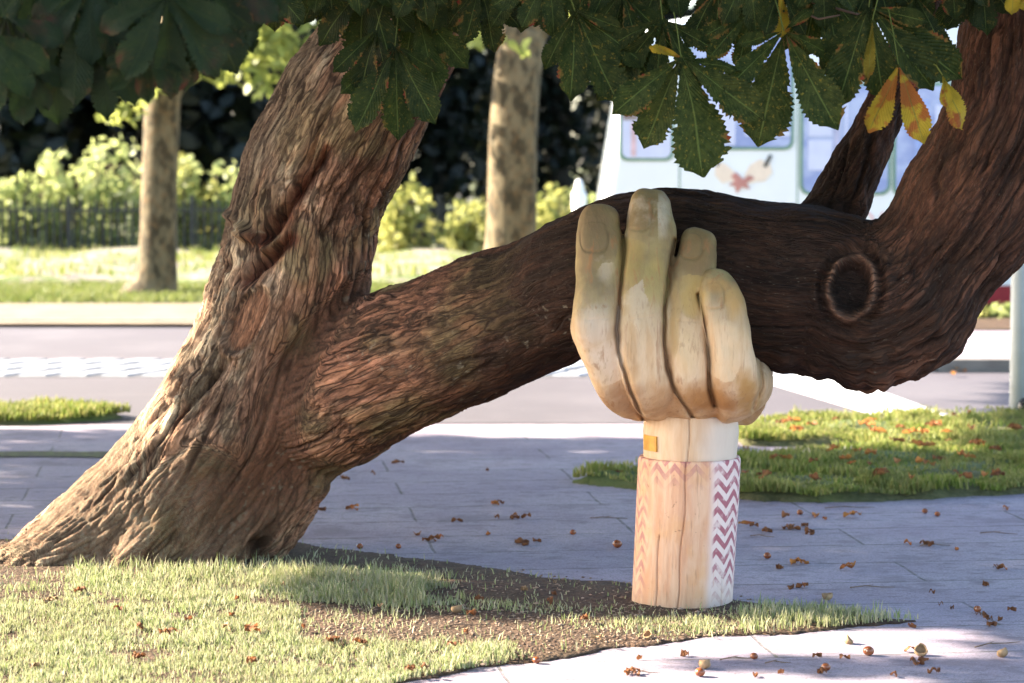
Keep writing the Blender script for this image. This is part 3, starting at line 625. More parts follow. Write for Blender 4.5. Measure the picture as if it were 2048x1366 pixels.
HP = [
 FG([(1201,425,8.08,24,.035),(1200,436,8.06,38,.052),(1198,465,8.035,44,.06),(1199,500,8.01,47,.066),(1198,560,7.985,47,.068),(1191,615,7.955,46,.072),(1191,652,7.94,49,.08),(1206,705,7.965,45,.072),(1232,770,8.02,42,.08),(1268,798,8.10,38,.07),(1305,800,8.18,34,.07)]),
 FG([(1300,391,8.09,24,.035),(1299,402,8.07,39,.052),(1299,430,8.045,44,.066),(1300,475,8.01,51,.074),(1289,540,7.985,52,.076),(1284,600,7.955,53,.078),(1284,660,7.935,54,.08),(1287,720,7.935,53,.08),(1298,770,7.965,50,.085),(1316,795,8.06,44,.075),(1345,800,8.15,36,.08)]),
 FG([(1396,469,8.06,21,.035),(1395,479,8.045,34,.052),(1393,505,8.02,37,.062),(1387,545,8.0,44,.066),(1374,600,7.98,42,.068),(1373,660,7.95,42,.074),(1377,720,7.93,43,.078),(1384,765,7.955,43,.082),(1402,794,8.06,43,.075),(1420,800,8.13,36,.08)]),
 FG([(1433,553,7.955,18,.035),(1434,562,7.94,31,.048),(1440,590,7.915,41,.060),(1449,630,7.895,46,.066),(1458,690,7.89,46,.070),(1465,750,7.91,48,.075),(1470,785,7.99,46,.075),(1460,798,8.07,42,.08),(1445,800,8.15,36,.08)]),
]
def ell(cx_, cy_, Y, rx_, ry_, rz_, n=18, m=28):   # an ellipsoid given by pixel centre and metre radii
    c0 = P(cx_, cy_, Y); v = []; f = []
    for i in range(n+1):
        ph = math.pi*i/n
        for j in range(m):
            a = 2*math.pi*j/m; v.append(c0+Vector((rx_*math.sin(ph)*math.cos(a), ry_*math.sin(ph)*math.sin(a), rz_*math.cos(ph))))
    for i in range(n):
        for j in range(m): f.append((i*m+j, (i+1)*m+j, (i+1)*m+(j+1) % m, i*m+(j+1) % m))
    return v, f
HP += [ell(1380, 768, 8.10, .205, .185, .126), ell(1380, 730, 8.09, .20, .13, .12), ell(1378, 768, 8.20, .20, .20, .13), ell(1450, 765, 8.25, .165, .20, .13), ell(1300, 775, 8.17, .10, .14, .108), ell(1370, 800, 8.19, .155, .17, .078), FG([(1418,640,8.06,24,.05),(1412,700,8.05,26,.05),(1420,790,8.05,26,.05)]), FG([(1336,640,8.08,18,.05),(1333,720,8.06,20,.05),(1340,790,8.05,26,.05)]), FG([(1238,690,8.08,18,.05),(1250,740,8.07,22,.05),(1270,790,8.08,26,.05)]), ell(1440, 796, 8.19, .145, .17, .088),
       # thumb and heel of the hand rising behind the limb
       FG([(1460,800,8.35,70,.10),(1478,740,8.47,62,.10),(1470,640,8.62,52,.085),(1440,540,8.68,48,.07),(1400,440,8.68,42,.06),(1385,400,8.64,22,.04)]),
       FG([(1340,760,8.34,100,.08),(1330,720,8.52,115,.07),(1330,640,8.64,95,.06)])]
hm, hc, he = union(HP, .0040, 6); setco(hm, hc); hn = normals(hm)
px, py = proj(hc[:, 0], hc[:, 1], hc[:, 2]); front = sstep(.0, -.35, hn[:, 1])
wl, wi = worley(hc*11); dis = fbm(hc*7, 2)*.004-.0022*(1-sstep(0, .5, wl))+pn(hc*30)*.0008
def groove(pts, wd, dp):
    global dis
    for (x0, y0), (x1, y1) in zip(pts[:-1], pts[1:]):
        ax, ay = x1-x0, y1-y0; tt = np.clip(((px-x0)*ax+(py-y0)*ay)/(ax*ax+ay*ay), 0, 1); dd = np.hypot(px-x0-tt*ax, py-y0-tt*ay)
        grv[:] = np.maximum(grv, np.exp(-(dd/wd)**2)*dp*front)
grv = np.zeros(len(hc))
# nails: outline scored into the wood, the plate a little proud
for (nx, ny, rx_, ry_, rt) in ((1189, 474, 28, 30, 0), (1277, 424, 27, 36, 4), (1382, 492, 23, 26, 4), (1427, 592, 22, 26, -4)):
    dx, dy = px-nx, py-ny; c_, s_ = math.cos(R(rt)), math.sin(R(rt)); dx, dy = dx*c_+dy*s_, -dx*s_+dy*c_
    e = (np.abs(dx/rx_)**3+np.abs(dy/ry_)**3)**(1/3)
    grv = np.maximum(grv, np.exp(-((e-1)/.07)**2)*.0065*front*sstep(-ry_*.9, 0, dy)); dis += (e < 1)*front*.0015
groove([(1249,450),(1247,520),(1240,600),(1234,660),(1239,705),(1262,785),(1286,842)], 4.5, .034); groove([(1350,480),(1339,545),(1331,620),(1331,690),(1336,735),(1346,770),(1366,806),(1391,844)], 4.5, .036); groove([(1399,590),(1411,650),(1419,725),(1420,780),(1430,812)], 4.5, .034)
groove([(1522,715),(1524,775),(1508,820)], 4, .02)
deep = np.clip(grv/.03, 0, 1)
groove([(1313,420),(1300,470)], 1.6, .004); groove([(1400,515),(1418,480)], 1.6, .003)
for a in ([(1172,640),(1215,636)], [(1258,640),(1310,632)], [(1350,640),(1395,644)]): groove(a, 2, .0018)
hc = hc+hn*dis[:, None]+np.array([[0, 1., 0]])*grv[:, None]; setco(hm, hc)
stain = np.tile(np.array([.36, .17, .07]), (len(hc), 1)); am = np.zeros(len(hc)); nz = fbm(hc*12, 3)
def blob(x0, y0, rx_, ry_, col, a):
    global am, stain
    g = sstep(1.5, .35, np.hypot((px-x0)/rx_, (py-y0)/ry_)+nz*.45)*a; m_ = g > am; stain = np.where(m_[:, None], np.array(col)[None], stain); am = np.maximum(am, g)
blob(1250, 800, 55, 34, (.33, .17, .085), .75); blob(1335, 800, 55, 38, (.40, .21, .095), .75); blob(1420, 800, 65, 42, (.36, .16, .05), .9); blob(1500, 790, 32, 50, (.38, .20, .06), .85); blob(1262, 720, 16, 60, (.42, .25, .12), .5); blob(1350, 640, 12, 70, (.45, .27, .09), .6); blob(1310, 560, 24, 60, (.38, .27, .08), .5); blob(1385, 590, 26, 40, (.45, .29, .08), .6); blob(1470, 600, 26, 34, (.48, .26, .08), .6); blob(1440, 570, 28, 16, (.42, .22, .07), .6)
blob(1280, 600, 22, 50, (.60, .46, .33), .4); blob(1212, 540, 16, 28, (.60, .46, .33), .35); blob(1195, 660, 40, 40, (.60, .46, .35), .55); blob(1375, 700, 25, 60, (.62, .42, .22), .5); blob(1450, 715, 26, 60, (.66, .46, .27), .6); blob(1215, 720, 35, 50, (.66, .52, .40), .6)
blob(1190, 470, 42, 60, (.17, .105, .05), .7); blob(1280, 430, 48, 50, (.17, .105, .05), .7); blob(1390, 500, 42, 45, (.17, .10, .04), .7); blob(1265, 520, 30, 50, (.33, .22, .06), .5)
blob(1324, 430, 14, 45, (.50, .42, .33), .6)
stain = stain*(1-.6*deep[:, None]); am = np.maximum(am, deep*.8)
hm.color_attributes.new('stain', 'FLOAT_COLOR', 'POINT').data.foreach_set('color', np.c_[stain, np.ones(len(hc))].astype('f').ravel())
hm.attributes.new('stain_amount', 'FLOAT', 'POINT').data.foreach_set('value', am.astype('f'))
hm.polygons.foreach_set('use_smooth', [True]*len(hm.polygons)); hm.name = 'hand'
link('hand', hm, M_hand, sculp)
# post and wrist: a split, slightly flared timber
def turned(name, rows, nth, nz_, mat, cracks, parent, yc=8.18, cap=True):
    # rows: (py, left px, right px); measured on the middle plane of the post
    V = []; F = []; rows_ = []
    for i in range(nz_+1):
        t_ = i/nz_; pyv = rows[0][0]+(rows[-1][0]-rows[0][0])*t_
        l = np.interp(-pyv, [-r[0] for r in rows], [r[1] for r in rows]); r_ = np.interp(-pyv, [-r[0] for r in rows], [r[2] for r in rows])
        a = P(l, pyv, yc); b = P(r_, pyv, yc); rows_.append(((a.x+b.x)/2, a.z, (b.x-a.x)/2))
    TH = np.linspace(0, 2*np.pi, nth, endpoint=False)
    for (cx_, z_, r_) in rows_:
        q = np.c_[np.sin(TH)*1.1, np.cos(TH)*1.1, np.full(nth, z_*1.1)]; rr = r_*(1+.018*pn(q*2.2+3)+.004*pn(q*[20, 20, 2]))
        q8 = np.cos((np.mod(TH+.2, np.pi/5)-np.pi/10)); rr = rr*(1-.12*(1-np.cos(np.pi/10)/q8))
        for (th0, z0, z1, wd, dp, sl) in cracks:
            tt = TH-2*np.pi*(TH > np.pi); g = np.exp(-((tt-th0-sl*(z_-z0)-.02*math.sin(z_*23))/wd)**2)*(z0-.02 < z_ < z1+.02); rr = rr-g*dp
        for k, th in enumerate(TH): V.append((cx_+math.sin(th)*rr[k], yc-math.cos(th)*rr[k], z_))
    for i in range(nz_):
        for k in range(nth):
            a = i*nth+k; b = i*nth+(k+1) % nth; F.append((a, b, b+nth, a+nth))
    F.append(tuple(nz_*nth+k for k in range(nth)))
    o = mesh(name, V, F, mat, parent); o.data.polygons[-1].use_smooth = False; return o
turned('forearm_post', [(1252, 1260, 1462), (1100, 1268, 1472), (1000, 1273, 1479), (918, 1277, 1482), (912, 1280, 1479)], 420, 90, M_post, [(-.17, 0, .7, .010, .012, .07), (-.62, 0, .24, .010, .012, .04), (.78, 0, .10, .01, .008, -.3)], sculp)
M_wrist = wood('wrist_wood', False)
t = NT('wrist_band_wood'); o_ = t.obj(); g1 = t.noise(t.scale(o_, (14, 14, 2)), 2.2, 6, .6, .5); g2 = t.noise(o_, 6, 4); X = t.n('SeparateXYZ', {0: o_})
c = t.mix(t.ramp(g1, .3, .7), (.56, .34, .19), (.68, .47, .30)); c = t.mix(t.ramp(t.math('ADD', X, t.math('MULTIPLY', g2, .08)), .06, .16, 0, .8), c, (.60, .50, .42)); M_band = t.set(c, .7, g1, .3, .006)
turned('wrist', [(925, 1288, 1472), (905, 1287, 1474), (862, 1286, 1478), (826, 1288, 1474)], 300, 24, M_band, [(-.17+.05, .3, .8, .01, .012, 0)], sculp)
q = MB(); a, b = P(1288, 896, 8.18), P(1310, 866, 8.18); cx0 = P(1381, 880, 8.18).x; rr = .163
for i in range(1): 
    th0, th1 = math.asin(max(-.98, (a.x-cx0)/rr)), math.asin((b.x-cx0)/rr); n = 6; vs = []
    for kk in range(n+1):
        th = th0+(th1-th0)*kk/n
        for r_ in (rr-.003, rr+.004):
            for z_ in (a.z, b.z): vs.append((cx0+math.sin(th)*r_, 8.18-math.cos(th)*r_, z_))
    fs = []
    for kk in range(n):
        b0 = kk*4; fs += [(b0+2, b0+6, b0+7, b0+3), (b0+3, b0+7, b0+5, b0+1), (b0, b0+4, b0+6, b0+2)]
    fs += [(0, 2, 3, 1), (n*4, n*4+1, n*4+3, n*4+2)]
    q.add(vs, fs)
q.build('plaque', plain('orange_plaque', (.55, .25, .035), .45, .2, 30), sculp)

# ------------------------------------------------------------ BACKGROUND
def leafcloud(centers, rads, n, size, dens_shell=.5, aspect=.7):
    C_ = np.array(centers); Rr = np.array(rads); vol = Rr.prod(1)**.75; pick = rng.choice(len(C_), n, p=vol/vol.sum())
    d = rng.normal(size=(n, 3)); d /= np.linalg.norm(d, axis=1)[:, None]; rr = rng.uniform(dens_shell, 1, n)**.6
    p = C_[pick]+d*Rr[pick]*rr[:, None]+rng.normal(size=(n, 3))*.05
    a = rng.normal(size=(n, 3)); a /= np.linalg.norm(a, axis=1)[:, None]; b = np.cross(a, rng.normal(size=(n, 3))); b /= np.linalg.norm(b, axis=1)[:, None]
    s = (size*rng.uniform(.6, 1.3, n))[:, None]; a *= s; b *= s*aspect
    V = np.stack([p-a*.5, p-a*.12+b*.42, p+a*.28+b*.3, p+a*.6, p+a*.28-b*.3, p-a*.12-b*.42], 1).reshape(-1, 3)
    i = np.arange(n)*6; F = np.stack([i, i+1, i+2, i+3, i+4, i+5], 1); return V, F
M_bgl = leafmat('plane_leaf', (.13, .17, .035), (.24, .26, .07), .5, 2.)
t = NT('plane_bark'); o_ = t.obj(); n1 = t.noise(t.scale(o_, (3, 3, 1.5)), 3, 5, .6); n2 = t.noise(o_, 14, 4)
c = t.mix(t.ramp(n1, .4, .6), (.035, .026, .012), (.13, .10, .055)); c = t.mix(t.ramp(n2, .5, .68, 0, .5), c, (.16, .09, .035)); M_pbark = t.set(c, .85, n2, .4, .03)
def bgtree(name, rows, forks, clusters, label, nleaf, lsize=.17, trunkmat=None, leafmat_=None, Y=28.):
    b0 = P(rows[0][0], rows[0][1], Y); b0.z = 0
    tr = tag(empty(name, b0), label, 'tree')
    A = spline([(*P(r[0], r[1], Y), r[2]*Y/FPX) for r in rows], 5); m = MB(); m.tube([a[:3] for a in A], [a[3] for a in A], 20)
    m.build('trunk', trunkmat or M_pbark, tr, True)
    for fk in forks:
        A = spline([(*P(r[0], r[1], Y+r[3]), r[2]*Y/FPX) for r in fk], 4); m = MB(); m.tube([a[:3] for a in A], [a[3] for a in A], 10); m.build('bough', trunkmat or M_pbark, tr, True)
    cs = [tuple(P(c[0], c[1], Y+c[3])) for c in clusters]; rs = [(c[2]*Y/FPX, c[2]*Y/FPX*1.0, c[2]*Y/FPX*.7) for c in clusters]
    v, f = leafcloud(cs, rs, nleaf, lsize); mesh('crown', v, f, leafmat_ or M_bgl, tr, False); return tr
bgtree('plane_tree', [(300, 612, 76), (304, 588, 60), (311, 560, 45), (316, 480, 37), (318, 380, 36), (322, 280, 36), (325, 200, 36), (330, 170, 34)],
       [[(325, 200, 28, 0), (300, 120, 22, -.3), (262, 30, 18, -.6), (220, -120, 14, -.8)], [(335, 190, 26, 0), (370, 150, 17, .1), (430, 90, 13, .2), (520, -20, 10, .3)], [(328, 190, 26, 0), (340, 60, 20, .2), (350, -160, 15, .4)]],
       [(440, 130, 60, -.5), (520, 100, 70, -.6), (580, 60, 70, -.3), (500, 40, 80, .3), (600, 120, 50, -.2), (520, 160, 40, -.7), (250, 215, 38, -.9), (225, 230, 30, -1), (300, 160, 50, -.6), (400, -60, 140, 0), (290, -200, 110, .5), (560, -130, 150, .5), (380, -280, 170, 0)],
       'plane tree beyond the road on the left, slim trunk lit along one side', 2600)
bgtree('plane_tree', [(1012, 600, 72), (1014, 585, 64), (1018, 540, 57), (1022, 470, 51), (1024, 380, 49), (1026, 280, 48), (1032, 180, 47), (1042, 100, 46), (1050, 60, 44)],
       [[(1050, 75, 40, 0), (1020, -40, 26, .2), (980, -200, 20, .4)], [(1052, 80, 34, 0), (1100, 25, 20, -.1), (1160, -60, 15, -.3)]],
       [(960, 75, 30, -.9), (1040, 95, 26, -1.2), (930, 100, 22, -.6), (1100, 20, 60, .2), (900, -120, 130, 0), (1100, -200, 160, .5), (1250, -150, 130, .4), (1000, -330, 150, 0)],
       'plane tree between the leaning trunk and the bus, thick mottled trunk', 1500)
# distant dark wood behind the fence, tree by tree
M_dk = leafmat('dark_leaf', (.003, .005, .0025), (.007, .011, .005), .1, .5)  # near-black leaves carry the deep shade of the wood in their colour
M_dkb = plain('dark_trunk', (.02, .016, .012), .9)
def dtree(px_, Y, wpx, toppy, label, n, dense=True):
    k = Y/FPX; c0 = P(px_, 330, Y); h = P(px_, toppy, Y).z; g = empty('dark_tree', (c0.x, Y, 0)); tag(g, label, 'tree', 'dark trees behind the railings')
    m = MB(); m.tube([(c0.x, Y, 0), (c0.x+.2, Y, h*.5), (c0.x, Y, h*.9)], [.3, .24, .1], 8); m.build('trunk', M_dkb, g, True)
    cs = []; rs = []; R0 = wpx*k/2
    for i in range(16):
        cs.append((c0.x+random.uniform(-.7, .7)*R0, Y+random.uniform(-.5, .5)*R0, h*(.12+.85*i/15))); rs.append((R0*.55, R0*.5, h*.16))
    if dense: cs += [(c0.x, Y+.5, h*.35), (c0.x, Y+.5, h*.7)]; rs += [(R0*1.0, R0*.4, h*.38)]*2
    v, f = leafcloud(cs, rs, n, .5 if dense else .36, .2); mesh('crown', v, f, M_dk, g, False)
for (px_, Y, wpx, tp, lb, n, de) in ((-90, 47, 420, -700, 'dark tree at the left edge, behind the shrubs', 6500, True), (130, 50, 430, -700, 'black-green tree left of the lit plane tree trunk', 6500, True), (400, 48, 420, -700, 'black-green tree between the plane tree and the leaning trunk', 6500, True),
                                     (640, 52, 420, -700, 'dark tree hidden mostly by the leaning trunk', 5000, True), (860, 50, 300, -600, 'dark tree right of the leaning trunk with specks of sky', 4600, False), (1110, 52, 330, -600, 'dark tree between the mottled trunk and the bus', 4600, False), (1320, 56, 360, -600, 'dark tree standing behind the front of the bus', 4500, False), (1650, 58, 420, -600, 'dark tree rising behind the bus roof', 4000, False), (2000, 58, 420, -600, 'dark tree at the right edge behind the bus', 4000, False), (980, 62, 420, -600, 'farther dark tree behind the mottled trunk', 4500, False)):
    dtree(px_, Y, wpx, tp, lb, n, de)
# low bank under the railings
Yf = G(1024, 517).y; Yb = G(1024, 572).y
t = NT('bank'); o_ = t.obj(); n1 = t.noise(o_, 1.6, 5, .6); n2 = t.noise(o_, 12, 4)
c = t.mix(t.ramp(n1, .42, .6), (.22, .175, .165), (.09, .13, .03)); c = t.mix(t.ramp(n2, .5, .7, 0, .4), c, (.25, .2, .15)); M_bank = t.set(c, .95, n2, .8, .05)
m = MB(); nx = 90
for i in range(nx+1):
    x_ = -26+i*.5; e = .06*math.sin(i*1.3)
    m.v += [(x_, Yb-.4, 0.0), (x_, Yb+1.2, .12+e), (x_, Yf-1, .16+e), (x_, Yf+1.5, .16)]
for i in range(nx):
    for j in range(3): a = i*4+j; m.f.append((a, a+4, a+5, a+1))
tag(m.build('bank', M_bank, smooth=True), kind='structure')
BK = [(-24, Yb-.1), (12, Yb-.1), (12, Yf), (-24, Yf)]
x, y = scatter(BK, 26000); kp = (fbm(np.c_[x*.9, y*.9, x*0], 3) > .05); x, y = x[kp], y[kp]
tag(grass('grass', x, y, x*0+.12, .14, M_glawn, .012), 'tufts of grass on the low bank in front of the railings', 'grass', kind='stuff')
M_gfar = grassmat('far_grass', [(.08, .12, .02), (.13, .17, .035), (.19, .2, .06), (.1, .14, .03)])
VG = [(-22, G(0, 607).y), (12, G(0, 607).y), (12, Yb+.3), (-22, Yb+.3)]
x, y = scatter(VG, 80000); tag(grass('grass', x, y, x*0, .09, M_gfar, .010), 'sunlit lawn at the foot of the far plane trees', 'grass', kind='stuff')
# railings
M_iron = plain('dark_iron', (.03, .03, .028), .6)
rl = tag(empty('railings', (-5, Yf, 0)), 'dark iron railings with thin upright palings along the top of the bank', 'fence')
zb, zt = P(500, 512, Yf).z, P(500, 405, Yf).z
x = -19.; i = 0
while x < 10:
    m = MB()
    for kk in range(16):
        xx = x+.08+kk*.118; m.box((xx-.019, Yf-.012, zb-.02), (xx+.019, Yf+.012, zt+(.05 if kk % 2 else 0)))
    m.build('paling_panel', M_iron, rl)
    m = MB(); m.box((x-.035, Yf-.035, 0), (x+.035, Yf+.035, zt+.12)); m.build('fence_post', M_iron, rl)
    m = MB(); m.box((x+.04, Yf-.02, zt-.14), (x+1.94, Yf-.013, zt-.10)); m.box((x+.04, Yf-.02, zb+.06), (x+1.94, Yf-.013, zb+.1)); m.build('rail', M_iron, rl)
    x += 1.98
# shrubs
M_sh1 = leafmat('shrub_leaf', (.20, .25, .07), (.34, .37, .16), .5, 1.5); M_sh2 = leafmat('yellow_shrub_leaf', (.20, .22, .05), (.30, .29, .10), .45, 1.5); M_stem = plain('stem', (.16, .12, .07), .8)
def shrub(px_, w_, top, Y, mat, n, label, name='shrub'):
    k = Y/FPX; c0 = P(px_, 400, Y); h = P(px_, top, Y).z; g = tag(empty(name, (c0.x, Y, .1)), label, 'shrub', 'shrubs along the railings'); R0 = w_*k/2
    cs = []; rs = []; m = MB()
    for i in range(16):
        x_ = c0.x+random.uniform(-1, 1)*R0; hh = h*random.uniform(.5, 1.08); m.tube([(x_*.6+c0.x*.4, Y, .1), (x_, Y, hh*.9)], [.02, .01], 5)
        for q in range(4): cs.append((x_+random.uniform(-.1, .1), Y+random.uniform(-.3, .3), .2+hh*(.15+.25*q)-.1)); rs.append((R0*random.uniform(.08, .26), .3, hh*.13))
    m.build('stem', M_stem, g, True); v, f = leafcloud(cs, rs, n, .13, .1); mesh('foliage', v, f, mat, g, False)
shrub(-20, 120, 350, Yf+.8, M_sh1, 800, 'grey-green shrub at the left edge behind the railings')
shrub(60, 120, 345, Yf+.7, M_sh1, 800, 'grey-green shrub second from the left behind the railings')
shrub(140, 110, 315, Yf+.8, M_sh1, 800, 'tall shrub left of the lit plane tree, top against the black')
shrub(235, 110, 300, Yf+.7, M_sh1, 900, 'shrub touching the left side of the lit plane tree trunk')
shrub(330, 110, 335, Yf+.8, M_sh1, 800, 'shrub hidden behind the lit plane tree trunk')
shrub(400, 90, 330, Yf+.7, M_sh2, 700, 'yellow-green shrub between the lit plane tree and the leaning trunk')
shrub(470, 100, 345, Yf+.8, M_sh1, 700, 'shrub at the left edge of the leaning trunk')
shrub(820, 120, 385, Yf-.9, M_sh2, 900, 'yellow-green shrub just right of the leaning trunk')
shrub(945, 90, 420, Yf-1.3, M_sh2, 900, 'low bright yellow shrub touching the mottled trunk on its left')
shrub(1095, 90, 395, Yf-.7, M_sh2, 700, 'yellow shrub right of the mottled trunk')
shrub(1180, 70, 400, Yf+.6, M_sh1, 400, 'small shrub by the front corner of the bus')
# white rounded post
g0 = P(1158, 470, 33); g0.z = 0
wp = tag(empty('white_post', g0), 'small bright white rounded post between the yellow shrub and the bus front', 'post')
zt_ = P(1158, 358, 33).z; m = MB(); A = [(0, .07), (.35*zt_, .07), (.60*zt_, .075), (.74*zt_, .10), (.84*zt_, .10), (.90*zt_, .06), (.94*zt_, .055), (.98*zt_, .04), (zt_, .01)]
m.tube([(g0.x, 33, a[0]) for a in A], [a[1] for a in A], 14); m.build('shaft', plain('white_paint', (.82, .82, .82), .5, .04), wp, True)

# ------------------------------------------------------------ BUS
YB = 24.6
bx0 = P(1208, 400, YB).x
bus = tag(empty('bus', (bx0+4.5, YB+1.25, 0)), 'white bus with pale blue windows, green trim and a red skirt parked beyond the road', 'bus')
M_bw = plain('white_coachwork', (.70, .74, .73), .35, .03, 2); M_red = plain('red_skirt', (.22, .012, .018), .4, .1); M_trim = plain('green_trim', (.12, .24, .15), .5, .05)
M_blk = plain('rubber', (.015, .015, .016), .8); M_rim = plain('wheel_rim', (.35, .35, .36), .4)
t = NT('window_glass'); o_ = t.obj(); n1 = t.noise(t.scale(o_, (2, 1, 3)), 1.2, 3); M_gl = t.set(t.mix(t.ramp(n1, .4, .6), (.22, .28, .50), (.36, .42, .60)), .12, spec=.6)
M_pane = plain('pale_blind', (.55, .58, .70), .5, .04); M_dimw = plain('dim_interior', (.24, .19, .17), .5, .25, 5)
def zz(py_): return P(1500, py_, YB).z
def xx_(px_): return P(px_, 300, YB).x
prof = [(bx0-.02, .20), (bx0-.03, .80), (bx0+.01, 1.15), (bx0+.10, 1.75), (bx0+.19, 2.3), (bx0+.30, 2.72), (bx0+.48, 2.92), (bx0+.9, 3.0), (bx0+11, 3.0), (bx0+11.3, 2.9), (bx0+11.4, 2.5), (bx0+11.4, .20)]
def extr(pr, ya, yb):
    n = len(pr); v = [(p[0], ya, p[1]) for p in pr]+[(p[0], yb, p[1]) for p in pr]; f = [tuple(range(n))[::-1], tuple(range(n, 2*n))]
    f += [(i, (i+1) % n, (i+1) % n+n, i+n) for i in range(n)]; return v, f
v, f = extr(prof, YB, YB+2.5); bo = mesh('body', v, f, M_bw, bus, True)
bv = bo.modifiers.new('b', 'BEVEL'); bv.width = .10; bv.segments = 4; bv.limit_method = 'ANGLE'; bv.angle_limit = R(50)
m = MB(); m.box((bx0+.02, YB-.012, .09), (bx0+11.3, YB+2.512, .275)); m.build('skirt', M_red, bus)
def rrect(x0, x1, z0, z1, r, y, n=5):
    pts = []
    for (cx_, cz_, a0) in ((x1-r, z1-r, 0), (x0+r, z1-r, 90), (x0+r, z0+r, 180), (x1-r, z0+r, 270)):
        for i in range(n+1): a = R(a0+90*i/n); pts.append((cx_+r*math.cos(a), cz_+r*math.sin(a)))
    return pts
def window(pxa, pxb, pya, pyb, gm, r=.09, name='window', extra=None):
    x0, x1, z1, z0 = xx_(pxa), xx_(pxb), zz(pya), zz(pyb)
    v, f = extr(rrect(x0, x1, z0, z1, r, 0), YB-.012, YB+.05); fr_ = mesh(name, v, f, M_trim, bus, False)
    e = .03; v, f = extr(rrect(x0+e, x1-e, z0+e, z1-e, r*.8, 0), YB-.018, YB-.010); mesh('pane', v, f, gm, fr_, False)
    for (a, b, c_, d_, mt) in (extra or []):
        m = MB(); m.box((xx_(a), YB-.024, zz(d_)), (xx_(b), YB-.016, zz(c_))); m.build('panel', mt, fr_)
    return fr_
window(1238, 1348, 178, 322, M_pane, extra=[(1246, 1275, 190, 240, M_dimw), (1278, 1296, 192, 236, plain('seat_green', (.10, .13, .05), .8)), (1262, 1272, 245, 312, plain('pink_curtain', (.60, .42, .42), .8))])
window(1375, 1587, 66, 300, M_gl, extra=[(1480, 1570, 180, 200, M_pane), (1490, 1580, 262, 272, M_pane), (1400, 1470, 200, 290, M_pane)])
window(1600, 1782, 165, 390, M_gl, .10, 'door', extra=[(1616, 1664, 178, 272, M_pane), (1616, 1664, 280, 340, M_pane), (1668, 1678, 172, 384, plain('door_post', (.42, .42, .55), .6)), (1690, 1694, 172, 384, M_pane)])
window(1786, 1980, 165, 392, M_gl, .08, extra=[(1830, 1856, 200, 330, plain('blue_seat', (.30, .38, .62), .7)), (1870, 1900, 210, 380, M_pane)])
window(1992, 2200, 165, 392, M_gl, .08); window(2212, 2420, 165, 392, M_gl, .08)
m = MB(); m.box((xx_(1600), YB-.010, zz(160)), (xx_(2440), YB+.02, zz(150))); m.build('trim_strip', M_trim, bus)
for (pa, pz0, pz1) in ((1358, 60, 395), (1594, 60, 600), (1786, 400, 600), (1986, 60, 600)):
    m = MB(); m.box((xx_(pa), YB-.004, zz(pz1)), (xx_(pa)+.012, YB+.02, zz(pz0))); m.build('panel_seam', M_trim, bus)
m = MB(); m.box((xx_(1216), YB-.006, zz(470)), (xx_(2440), YB+.02, zz(466))); m.build('body_line', M_trim, bus)
# painted crest: two cream shapes, red crossed strokes, black tips
M_cream = plain('cream_paint', (.74, .62, .48), .6, .05); M_rb = plain('red_brown_paint', (.48, .22, .18), .6, .15); M_k = plain('black_paint', (.08, .08, .07), .6)
def decal(name, pts, mat, d=.004):
    pr = [(xx_(a), zz(b)) for a, b in pts]; v, f = extr(pr, YB-.004-d, YB+.004); mesh(name, v, f, mat, bus, False)
decal('emblem', [(1430, 350), (1432, 322), (1452, 328), (1470, 345), (1482, 352), (1478, 366), (1462, 362), (1445, 366)], M_cream)
decal('emblem', [(1490, 350), (1500, 330), (1520, 318), (1540, 326), (1545, 345), (1530, 362), (1508, 364), (1494, 368)], M_cream)
decal('emblem', [(1462, 352), (1472, 344), (1486, 358), (1500, 350), (1510, 356), (1494, 366), (1500, 378), (1484, 374), (1474, 386), (1470, 372), (1458, 370), (1470, 362)], M_rb, .008)
decal('emblem', [(1526, 332), (1539, 308), (1545, 312), (1533, 336)], M_k, .008)
decal('emblem', [(1432, 332), (1436, 322), (1440, 324), (1436, 334)], M_k, .008)
cu = bpy.data.curves.new('lettering', 'FONT'); cu.body = 'DAY'; cu.size = .24; cu.extrude = .004
to = bpy.data.objects.new('tmp', cu); COL.objects.link(to); to.rotation_euler = (R(90), 0, 0); to.location = (xx_(1716), YB-.006, zz(456)); bpy.context.view_layer.update()
dg = bpy.context.evaluated_depsgraph_get(); tm = bpy.data.meshes.new_from_object(to.evaluated_get(dg)); tm.transform(to.matrix_world); bpy.data.objects.remove(to)
link('lettering', tm, plain('pink_lettering', (.66, .42, .40), .6), bus)
for xw in (bx0+2.3, bx0+8.6):
    for ys in (YB+.02, YB+2.2):
        m = MB(); m.tube([(xw, ys, .48), (xw, ys+.05, .48), (xw, ys+.24, .48)], [.44, .48, .48], 28); wh = m.build('wheel', M_blk, bus, True)
        m = MB(); m.tube([(xw, ys-.02, .48), (xw, ys+.02, .48)], [.22, .26], 20); m.build('rim', M_rim, wh)
